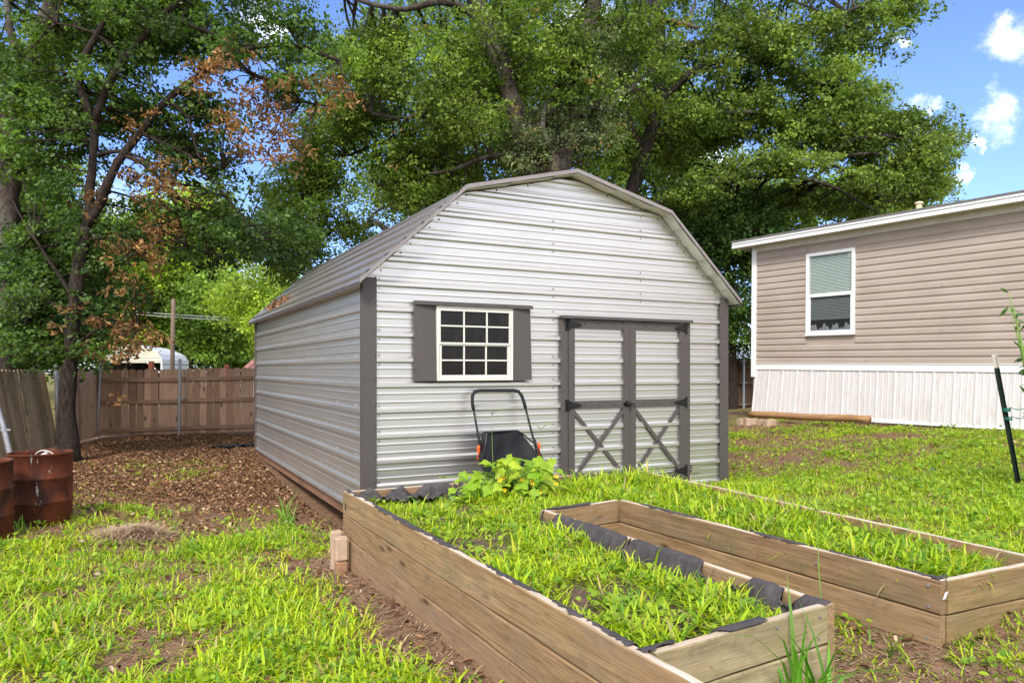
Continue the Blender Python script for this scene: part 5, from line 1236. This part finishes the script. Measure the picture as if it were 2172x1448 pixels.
tree('oak_tree', 'wide spreading oak whose long bare limbs reach over the mobile home roof', 18.2, (1330, 960), [
     ([(1318, 960), (1322, 600), (1335, 430), (1352, 370), (1376, 300), (1394, 220), (1402, 100), (1390, 0), (1380, -120)], 24, 9), ([(1330, 470), (1400, 430), (1450, 410), (1540, 372), (1600, 345), (1650, 325), (1720, 330), (1790, 362), (1850, 400), (1875, 430)], 7, 2.2), ([(1450, 412), (1520, 392), (1590, 376), (1650, 374), (1720, 382), (1775, 400), (1830, 432), (1860, 450)], 5.5, 2), ([(1600, 346), (1680, 345), (1740, 350), (1800, 330), (1850, 325)], 7, 3), ([(1394, 220), (1470, 150), (1550, 128), (1640, 132), (1700, 152), (1745, 180), (1800, 178)], 9, 3), ([(1400, 110), (1500, 90), (1600, 80), (1700, 62), (1760, 40), (1830, 10), (1880, -20)], 9, 3), ([(1760, 42), (1810, 60), (1850, 80)], 4, 2), ([(1376, 300), (1450, 260), (1530, 240), (1620, 240), (1700, 260)], 8, 3), ([(1745, 350), (1800, 300), (1880, 290), (1960, 300)], 4, 2), ([(1365, 330), (1330, 240), (1310, 120)], 8, 4)],
     [(1470, 120, 180, 160, 50, 0, 2.2), (1660, 110, 160, 110, 38, -.3, 1.8), (1800, 60, 110, 60, 12, -.3, 1.2), (1900, 35, 75, 34, 7, -.2, .8), (1780, 200, 110, 80, 34, -.2, 1.4), (1580, 270, 160, 80, 44, 0, 1.8), (1720, 270, 130, 50, 20, .4, 1.4), (1870, 320, 120, 75, 40, 0, 1.4), (1960, 300, 70, 60, 16, 0, .9), (1930, 390, 70, 40, 14, .2, .9), (1780, 425, 130, 34, 18, .8, 1), (1560, 420, 110, 50, 22, 1.2, 1.2), (1430, 300, 100, 100, 26, .4, 1.5), (1470, 400, 60, 30, 8, -1.8, .3), (1590, 350, 60, 26, 5, -1.7, .3), (1720, 345, 60, 22, 4, -1.6, .3), (1560, -120, 330, 110, 34, 0, 2.5)],
     OAK1, (.27, .36, .065), 'bark_mid', leaf=.14, per=360, clump_r=.58, seed=8, back=1.0, gaps=((1855, 165, 34, 30), (1690, 200, 40, 22), (1740, 335, 60, 18), (1610, 322, 40, 14), (1650, 365, 50, 16), (1900, 225, 30, 24)))
tree('oak_tree', 'slim dark trunked oak left of the shed roof peak with a bare crooked limb', 17.0, (965, 970), [
     ([(972, 970), (970, 600), (968, 430), (962, 370), (950, 290), (930, 200)], 17, 9), ([(962, 420), (900, 400), (850, 385), (800, 395)], 6, 3), ([(905, 520), (840, 500), (800, 472), (772, 484), (745, 470), (720, 478), (690, 500), (660, 520)], 7, 3), ([(772, 484), (790, 455), (815, 440)], 4, 2), ([(960, 330), (900, 300), (820, 300), (740, 330)], 6, 3), ([(722, 478), (690, 440), (650, 420)], 3, 1.5)],
     [(860, 380, 110, 60, 26, 0, 1.2), (680, 380, 100, 70, 20, -.2, 1.2), (640, 500, 70, 70, 14, 0, 1), (620, 420, 60, 120, 15, .4, 1), (650, 580, 60, 30, 6, .3, .8), (760, 510, 70, 30, 5, 0, .6), (740, 290, 80, 60, 12, 0, 1), (690, 250, 60, 70, 9, .3, 1)], OAK1, (.24, .34, .05), leaf=.125, per=360, clump_r=.58, seed=13, gaps=((755, 440, 85, 50), (770, 360, 55, 65), (600, 330, 50, 50), (720, 520, 40, 30), (705, 320, 30, 24)))
tree('dark_tree', 'dense dark tree filling the gap between shed and mobile home', 19.5, (1552, 900), [([(1552, 900), (1552, 740), (1545, 600), (1535, 480)], 12, 6), ([(1548, 640), (1500, 560), (1470, 480)], 5, 2)],
     [(1540, 560, 110, 120, 58, 0, 1.3), (1500, 450, 110, 60, 24, .3, 1.4), (1565, 690, 50, 50, 12, 0, .8), (1620, 480, 70, 50, 12, .4, 1)], DK1, (.11, .19, .03), 'bark_dark', leaf=.14, per=380, clump_r=.66, seed=15, gaps=())
tree('dark_tree', 'dark shaded tree behind the fence beside the left edge trunk', 15.5, (70, 900), [([(70, 900), (72, 700), (80, 560), (84, 450)], 10, 5), ([(74, 660), (120, 600), (150, 560)], 4, 2)],
     [(85, 590, 95, 150, 56, 0, 1.0), (70, 730, 85, 40, 18, .2, .6), (40, 400, 90, 80, 14, .5, 1), (150, 640, 60, 100, 16, .8, .8)], DK1, DK2, 'bark_dark', leaf=.13, per=380, clump_r=.6, seed=17)
bg = 'woodland trees beyond the back fence'
def bgtree(label, px, D, ell, c1, c2, seed, leaf=.22, r=1.15, per=330, trunkpx=8):
    top = min(e[1]-e[3] for e in ell)
    return tree('woodland_tree', label, D, (px, 840), [([(px, 840), (px+4, 700), (px-6, 560), (px+6, (top+560)/2 if top < 540 else top+20)], trunkpx, 3)], ell, c1, c2, 'bark_dark', leaf=leaf, per=per, clump_r=r, seed=seed, group=bg, twig=.05)
bgtree('sunlit yellow green tree beyond the fence next to the far shed eave', 575, 30, [(560, 640, 80, 60, 26, 0, 2), (600, 690, 60, 60, 14, 0, 2)], BR1, (.50, .60, .09), 61)
bgtree('bright green round tree straight above the open carport', 400, 47, [(400, 500, 130, 100, 44, 0, 3), (330, 590, 110, 80, 26, 0, 2), (300, 690, 70, 50, 12, 0, 2)], BR1, BR2, 62, .34, 1.85)
bgtree('mid green tree beyond the fence between utility pole and shed', 480, 44, [(475, 680, 85, 80, 34, 0, 2), (450, 600, 90, 60, 14, 0, 2)], MD1, (.25, .37, .06), 63, .32, 1.7)
bgtree('light green tree glimpsed through the leaning oak branches', 250, 46, [(230, 560, 140, 130, 40, 0, 3), (180, 690, 100, 60, 16, 0, 2)], (.12, .21, .02), BR2, 64, .32, 1.75)
bgtree('tall mid green tree standing far behind the left edge oak', 60, 32, [(40, 400, 130, 130, 22, 0, 4), (0, 600, 140, 130, 18, 0, 3)], MD1, MD2, 65, .24, 1.4)
bgtree('mid green tree behind the slim oak left of the shed peak', 880, 29, [(890, 270, 150, 140, 30, 0, 3), (850, 420, 110, 50, 12, 0, 2)], MD1, (.28, .38, .05), 66, .22, 1.25)
bgtree('tall green tree showing between the twin trunks', 1110, 31, [(1100, 270, 150, 110, 30, 0, 3), (1150, 60, 200, 120, 18, 0, 3)], MD1, (.27, .38, .05), 67, .23, 1.35)
bgtree('green tree behind the right shoulder of the shed roof', 1390, 29, [(1380, 360, 150, 90, 44, 0, 3), (1480, 470, 90, 70, 18, 0, 2), (1330, 200, 130, 110, 24, 0, 3)], MD1, MD2, 68, .22, 1.25)
bgtree('bright leafy tree low behind the mobile home eave', 1640, 27, [(1640, 430, 110, 50, 30, 0, 2), (1560, 460, 60, 50, 12, 0, 2)], (.13, .23, .02), (.34, .46, .06), 69, .2, 1.05)
bgtree('rounded green tree above the mobile home roof line', 1820, 27, [(1800, 420, 120, 50, 26, 0, 2), (1930, 420, 60, 34, 9, 0, 2)], (.12, .20, .025), (.30, .40, .06), 70, .2, 1.05)
bgtree('shadowy tree low behind the fence near the leaning oak', 130, 22, [(120, 690, 120, 80, 34, 0, 2), (190, 560, 70, 90, 12, 0, 2)], DK1, (.12, .20, .03), 71, .18, 1.0)

bgtree('mid green tree far behind the leaning fence section', -170, 36, [(-150, 560, 180, 190, 46, 0, 4)], MD1, MD2, 72, .26, 1.4)
bgtree('mid green tree far behind the mobile home', 2080, 40, [(2080, 600, 260, 110, 46, 0, 4)], MD1, MD2, 73, .28, 1.6)

bgtree('low dark green thicket tree right behind the red roofed building', 500, 52, [(490, 735, 90, 45, 34, 0, 2), (420, 720, 50, 40, 14, 0, 2)], MD1, MD2, 74, .36, 1.8)
bgtree('dark leafy tree standing straight behind the carport', 290, 50, [(270, 690, 110, 70, 40, 0, 2), (340, 640, 80, 60, 18, 0, 2)], MD1, (.24, .35, .045), 75, .36, 1.8)

# shrub at the right edge of the yard
def shrub():
    rs = random.Random(4); b = Vector((*pg(2210, 6.1), 0)); b.z = gz1(b.x, b.y); T = empty('young_shrub', tuple(b)); tag(T, 'young leafy shrub reaching in at the right edge before the siding', 'shrub')
    st = MB(); lv = MB()
    for i in range(13):
        tip = at(rs.choice((2140, 2150, 2165, 2180, 2215, 2250, 2280)), rs.uniform(610, 745), 6.1+rs.uniform(-.25, .2))-b; m = Vector((tip.x*.35, tip.y*.3, tip.z*.62)); pts = [m*2*t*(1-t)+tip*t*t for t in np.linspace(0, 1, 9)]
        st.tube(pts, [.009*(1-.8*t)+.0015 for t in np.linspace(0, 1, 9)], 5)
        for k in range(11):
            t = .45+.55*k/10; p = m*2*t*(1-t)+tip*t*t; d = Vector((rs.gauss(-.2, .8), rs.gauss(-.2, .7), rs.gauss(-.1, .5))).normalized(); s = d.cross(Vector((rs.gauss(0, .4), rs.gauss(0, .4), 1))).normalized(); L = rs.uniform(.06, .12); w = L*.20
            lv.add([p, p+d*L*.45+s*w, p+d*L, p+d*L*.45-s*w], [(0, 1, 2, 3)])
    st.build('stems', M['stem'], T, True); lv.build('leaves', leaf_mat_simple('shrub leaf', (.045, .11, .025), (.12, .24, .05)), T)
shrub()
# dead leaf drift on the shed roof
n = 60; Pq = []
for i in range(n):
    k = random.random(); u = -.02+.16*abs(random.gauss(.3, .4)); v = 4.6+random.gauss(0, .25); z = 2.262+(u+.097)*.911+.03; p = SH+u*FD+v*SD; Pq.append((p[0], p[1], z+random.random()*.03))
Pq = np.array(Pq); t = np.random.default_rng(3).random((n, 1)); V, Q, C = leaf_cards(Pq, RNG.normal(size=(n, 3))*.6+np.array([-.3, 0, .8]), .08+.06*RNG.random(n), np.array([.16, .08, .04])*(1-t)+np.array([.40, .24, .13])*t, 1, .5, .2)
tag(np_quads('roof_leaves', V, Q, M['litter'], None, C), 'small drift of dead leaves caught on the shed roof ribs', 'leaf litter', kind='stuff')

# ------------------------------------------------------------------ beyond the fence
def carport():
    D = 34; a, b = Vector(at(216, 783, D)), Vector(at(345, 783, D-.0)); b2 = Vector(at(400, 783, D+7)); gz_ = -.3
    w = (b-a).length; x = (b-a).normalized(); y = (b2-b).normalized(); L = (b2-b).length
    T = empty('carport', (a.x, a.y, gz_)); tag(T, 'cream open fronted metal carport beyond the back fence', 'carport'); he = CAM_H+.55-gz_; hp = CAM_H+1.16-gz_
    pr = []
    for t in np.linspace(0, 1, 17):
        s = abs(t-.5)*2; z = hp-(hp-he)*s**1.6*.9
        if s > .93: z -= (s-.93)*2.5
        pr.append((t*w, z))
    pt = lambda u, v, z: x*u+y*v+Vector((0, 0, z))
    cm = mat_simple('cream carport metal', (.72, .68, .54), .5, .1, .05, 3, 0, (.4, .35, .25)); wm = mat_simple('white carport metal', (.78, .79, .80), .5, .1, .04)
    mb = MB(); 
    for k in range(14):
        v0, v1 = L*k/14, L*(k+1)/14-.02
        for (u0, z0), (u1, z1) in zip(pr[:-1], pr[1:]): mb.add([pt(u0, v0, z0), pt(u1, v0, z1), pt(u1, v1, z1+.02), pt(u0, v1, z0+.02)], [(0, 1, 2, 3)])
    mb.build('roof', wm, T)
    mb = MB(); zb = he-.15
    for (u0, z0), (u1, z1) in zip(pr[:-1], pr[1:]): mb.add([pt(u0, -.01, zb-.10), pt(u1, -.01, zb-.10), pt(u1, -.01, z1), pt(u0, -.01, z0)], [(0, 1, 2, 3)])
    for k in range(4): mb.add([pt(.05, -.03, zb+.14*k), pt(w-.05, -.03, zb+.14*k), pt(w-.05, -.02, zb+.05+.14*k), pt(.05, -.02, zb+.05+.14*k)], [(0, 1, 2, 3)]) if zb+.14*k < he+.1 else None
    mb.build('gable_panel', cm, T)
    mb = MB()
    for k in range(9):
        z0 = .05+k*(he-.1)/9; z1 = z0+(he-.1)/9-.035
        mb.add([pt(w, .02, z0), pt(w, L, z0), pt(w+.03, L, z1), pt(w+.03, .02, z1)], [(0, 1, 2, 3)])
    mb.build('side_panel', wm, T)
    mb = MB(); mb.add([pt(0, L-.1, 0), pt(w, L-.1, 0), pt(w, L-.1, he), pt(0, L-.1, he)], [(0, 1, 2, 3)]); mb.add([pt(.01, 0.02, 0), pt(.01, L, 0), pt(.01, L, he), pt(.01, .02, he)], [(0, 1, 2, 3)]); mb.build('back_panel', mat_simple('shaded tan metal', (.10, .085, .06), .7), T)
    for u in (.04, w-.04): mb = MB(); mb.tube([pt(u, 0, 0), pt(u, 0, he-.05)], .05, 6); mb.build('post', wm, T)
    mb = MB(); mb.tube([pt(w-.08, -.02, he-.75), pt(w-.75, -.02, he-.2)], .035, 6); mb.build('corner_brace', wm, T)
carport()
def pole():
    p = at(364, 783, 28); T = empty('utility_pole', (p.x, p.y, -.3)); tag(T, 'thin brown wooden utility pole beyond the fence', 'pole'); mb = MB(); mb.tube([(0, 0, 0), (.03, 0, 2.2), (.07, 0, 4.5)], [.095, .085, .07], 10); mb.build('shaft', mat_wood('pole wood', (.15, .10, .08), (.24, .17, .14), (.17, .12, .09), 6), T, True)
    mb = MB(); q = Vector((p.x+.1, p.y, -.3+3.9))
    for dz in (0, .10): mb.tube([q+Vector((13*t-1.5, 3*t, dz-1.2*t*(1-t)+.2*t)) for t in np.linspace(0, 1, 24)], .013, 5, False)
    tag(mb.build('power_line', M['galv'], None, True), 'pair of grey wires running right from the utility pole', 'power line')
pole()
for i, (px, w, top, lb) in enumerate(((321, 9, 766, 'orange red post top showing over the fence before the carport'), (481, 8, 773, 'orange red post top peeking over the fence near the shed'))):
    p = at(px, 783, 20.5); mb = MB(); hw = w/2*20.5/F_PX; zt = at(px, top, 20.5).z; mb.cbox((-hw, -hw, -.1), (hw, hw, zt), .01); o = mb.build('red_post', mat_simple('red painted wood', (.36, .10, .06), .8, 0, .2, 20), None, False, loc=(p.x, p.y, 0)); tag(o, lb, 'post')
def barn(name, label, px0, px1, ytop, ybot, D, roofc, wallc):
    a, b = at(px0, ybot, D), at(px1, ybot, D); T = empty(name, (a.x, a.y, 0)); tag(T, label, 'building'); w = b.x-a.x; ze = a.z; zp = at(px0, ytop, D).z
    mb = MB(); mb.box((.1, .1, -.3), (w-.1, 4, ze)); mb.add([(.1, .1, ze), (.1, 4, ze), (.1, 2.05, zp-.1)], [(0, 1, 2)]); mb.add([(w-.1, .1, ze), (w-.1, 4, ze), (w-.1, 2.05, zp-.1)], [(0, 1, 2)]); mb.build('wall', mat_simple(name+' wall', wallc, .6, 0, .05), T)
    mb = MB(); n = int(w/.3)
    for (y0, z0, y1, z1) in ((-.15, ze-.08, 2.05, zp), (4.25, ze-.08, 2.05, zp)):
        for k in range(n):
            u0, u1 = w*k/n, w*(k+1)/n-.05; mb.add([(u0, y0, z0), (u1, y0, z0), (u1, y1, z1), (u0, y1, z1), (u0, y0, z0-.03), (u1, y0, z0-.03), (u1, y1, z1-.03), (u0, y1, z1-.03)], [(0, 1, 2, 3), (4, 7, 6, 5), (0, 4, 5, 1), (2, 6, 7, 3)])
    mb.build('roof', mat_simple(name+' roof', roofc, .5, .1, .06, 4), T)
barn('red_roof_barn', 'small building with faded red metal roof beyond the fence by the shed', 512, 640, 752, 781, 33, (.52, .22, .18), (.7, .68, .66))
barn('white_shed', 'white roofed building beyond the fence in the gap by the mobile home', 1420, 1720, 742, 762, 31, (.78, .78, .80), (.6, .6, .6))

# ------------------------------------------------------------------ sky, sun, camera
W = bpy.data.worlds.new('World'); SC.world = W; W.use_nodes = True; nt = W.node_tree; nd = nt.nodes; ln = nt.links
SUN_EL, SUN_AZ = R(44), math.atan2(-.22, -.97)                    # azimuth from +Y towards +X: behind the camera, to the right
bgd = nd['Background']; sky = nd.new('ShaderNodeTexSky'); sky.sky_type = 'NISHITA'; sky.sun_disc = False; sky.sun_elevation = SUN_EL; sky.sun_rotation = SUN_AZ; sky.air_density = 1.0; sky.dust_density = .4; sky.ozone_density = 3.0
tc = nd.new('ShaderNodeTexCoord')
def wn(scale, detail, rough=.55, st=(1, 1, 1)):
    mp = nd.new('ShaderNodeMapping'); mp.inputs['Scale'].default_value = st; ln.new(tc.outputs['Generated'], mp.inputs['Vector']); n = nd.new('ShaderNodeTexNoise'); n.inputs['Scale'].default_value = scale; n.inputs['Detail'].default_value = detail; n.inputs['Roughness'].default_value = rough; ln.new(mp.outputs[0], n.inputs['Vector']); return n
def wmath(op, a, b=None, c=None):
    x = nd.new('ShaderNodeMath'); x.operation = op; x.use_clamp = False
    for s, v in zip(x.inputs, (a, b, c)):
        if v is None: continue
        if hasattr(v, 'is_linked'): ln.new(v, s)
        else: s.default_value = v
    return x.outputs[0]
def wss(a, b, x):
    m = nd.new('ShaderNodeMapRange'); m.interpolation_type = 'SMOOTHSTEP'; m.inputs['From Min'].default_value = a; m.inputs['From Max'].default_value = b; ln.new(x, m.inputs['Value']); return m.outputs[0]
warp = wn(13, 7, .66); vm = nd.new('ShaderNodeVectorMath'); vm.operation = 'SUBTRACT'; vm.inputs[1].default_value = (.5, .5, .5); ln.new(warp.outputs['Color'], vm.inputs[0])
vs = nd.new('ShaderNodeVectorMath'); vs.operation = 'SCALE'; vs.inputs['Scale'].default_value = .13; ln.new(vm.outputs[0], vs.inputs[0]); va = nd.new('ShaderNodeVectorMath'); va.operation = 'ADD'; ln.new(tc.outputs['Generated'], va.inputs[0]); ln.new(vs.outputs[0], va.inputs[1])
mask = None
for px, py, r in ((2135, 80, .042), (2115, 252, .038), (1950, 243, .024), (2030, 380, .018), (2052, 296, .014), (1940, 80, .016), (1500, 340, .09), (1330, 200, .07), (1230, 90, .08), (690, 300, .05), (560, 60, .05), (540, 620, .08), (400, 430, .05), (230, 430, .05)):
    d = at(px, py, 1.0)-Vector((0, 0, CAM_H)); d.normalize(); x = nd.new('ShaderNodeVectorMath'); x.operation = 'DISTANCE'; x.inputs[1].default_value = d; ln.new(va.outputs[0], x.inputs[0]); m = wss(r*.80, r*.02, x.outputs['Value']); mask = m if mask is None else wmath('MAXIMUM', mask, m)
# unseen broken cloud added behind and above the yard for soft light
mask = wmath('MULTIPLY', mask, wss(.30, .62, wn(17, 8, .68).outputs['Fac']))
sx = nd.new('ShaderNodeSeparateXYZ'); ln.new(tc.outputs['Generated'], sx.inputs[0])
cl = wss(.40, .54, wn(2.6, 7, .6).outputs['Fac']); away = wss(.62, .15, sx.outputs['Y']); mask = wmath('MAXIMUM', mask, wmath('MULTIPLY', cl, away))
hz = wss(.34, .02, sx.outputs['Z'])
tint = nd.new('ShaderNodeMix'); tint.data_type = 'RGBA'; tint.blend_type = 'MULTIPLY'; tint.inputs[0].default_value = 1; tint.inputs[7].default_value = (.70, .76, 1.06, 1); ln.new(sky.outputs[0], tint.inputs[6])
mx = nd.new('ShaderNodeMix'); mx.data_type = 'RGBA'; ln.new(wmath('MULTIPLY', mask, .95), mx.inputs[0]); ln.new(tint.outputs[2], mx.inputs[6]); mx.inputs[7].default_value = (7.6, 7.6, 7.8, 1)
ln.new(mx.outputs[2], bgd.inputs['Color']); bgd.inputs['Strength'].default_value = .125
sd = bpy.data.lights.new('sun', 'SUN'); sd.energy = 2.0; sd.angle = R(12); sd.color = (1, .95, .87); so = bpy.data.objects.new('sun', sd); COL.objects.link(so)
sv = Vector((math.sin(SUN_AZ)*math.cos(SUN_EL), math.cos(SUN_AZ)*math.cos(SUN_EL), math.sin(SUN_EL))); so.rotation_euler = sv.to_track_quat('Z', 'Y').to_euler(); so.location = sv*40
cd = bpy.data.cameras.new('camera'); cam = bpy.data.objects.new('camera', cd); COL.objects.link(cam); cam.location = (0, 0, CAM_H); cam.rotation_euler = (R(90), 0, 0)
cd.sensor_width = 36; cd.lens = 36*F_PX/2172; cd.shift_y = (Y0-724)/2172; cd.clip_end = 2000; cd.clip_start = .05; SC.camera = cam
SC.view_settings.view_transform = 'Standard'; SC.view_settings.look = 'None'; SC.view_settings.exposure = 1.15; SC.view_settings.gamma = 1
SC.cycles.max_bounces = 8; SC.cycles.transparent_max_bounces = 8; SC.cycles.use_denoising = True
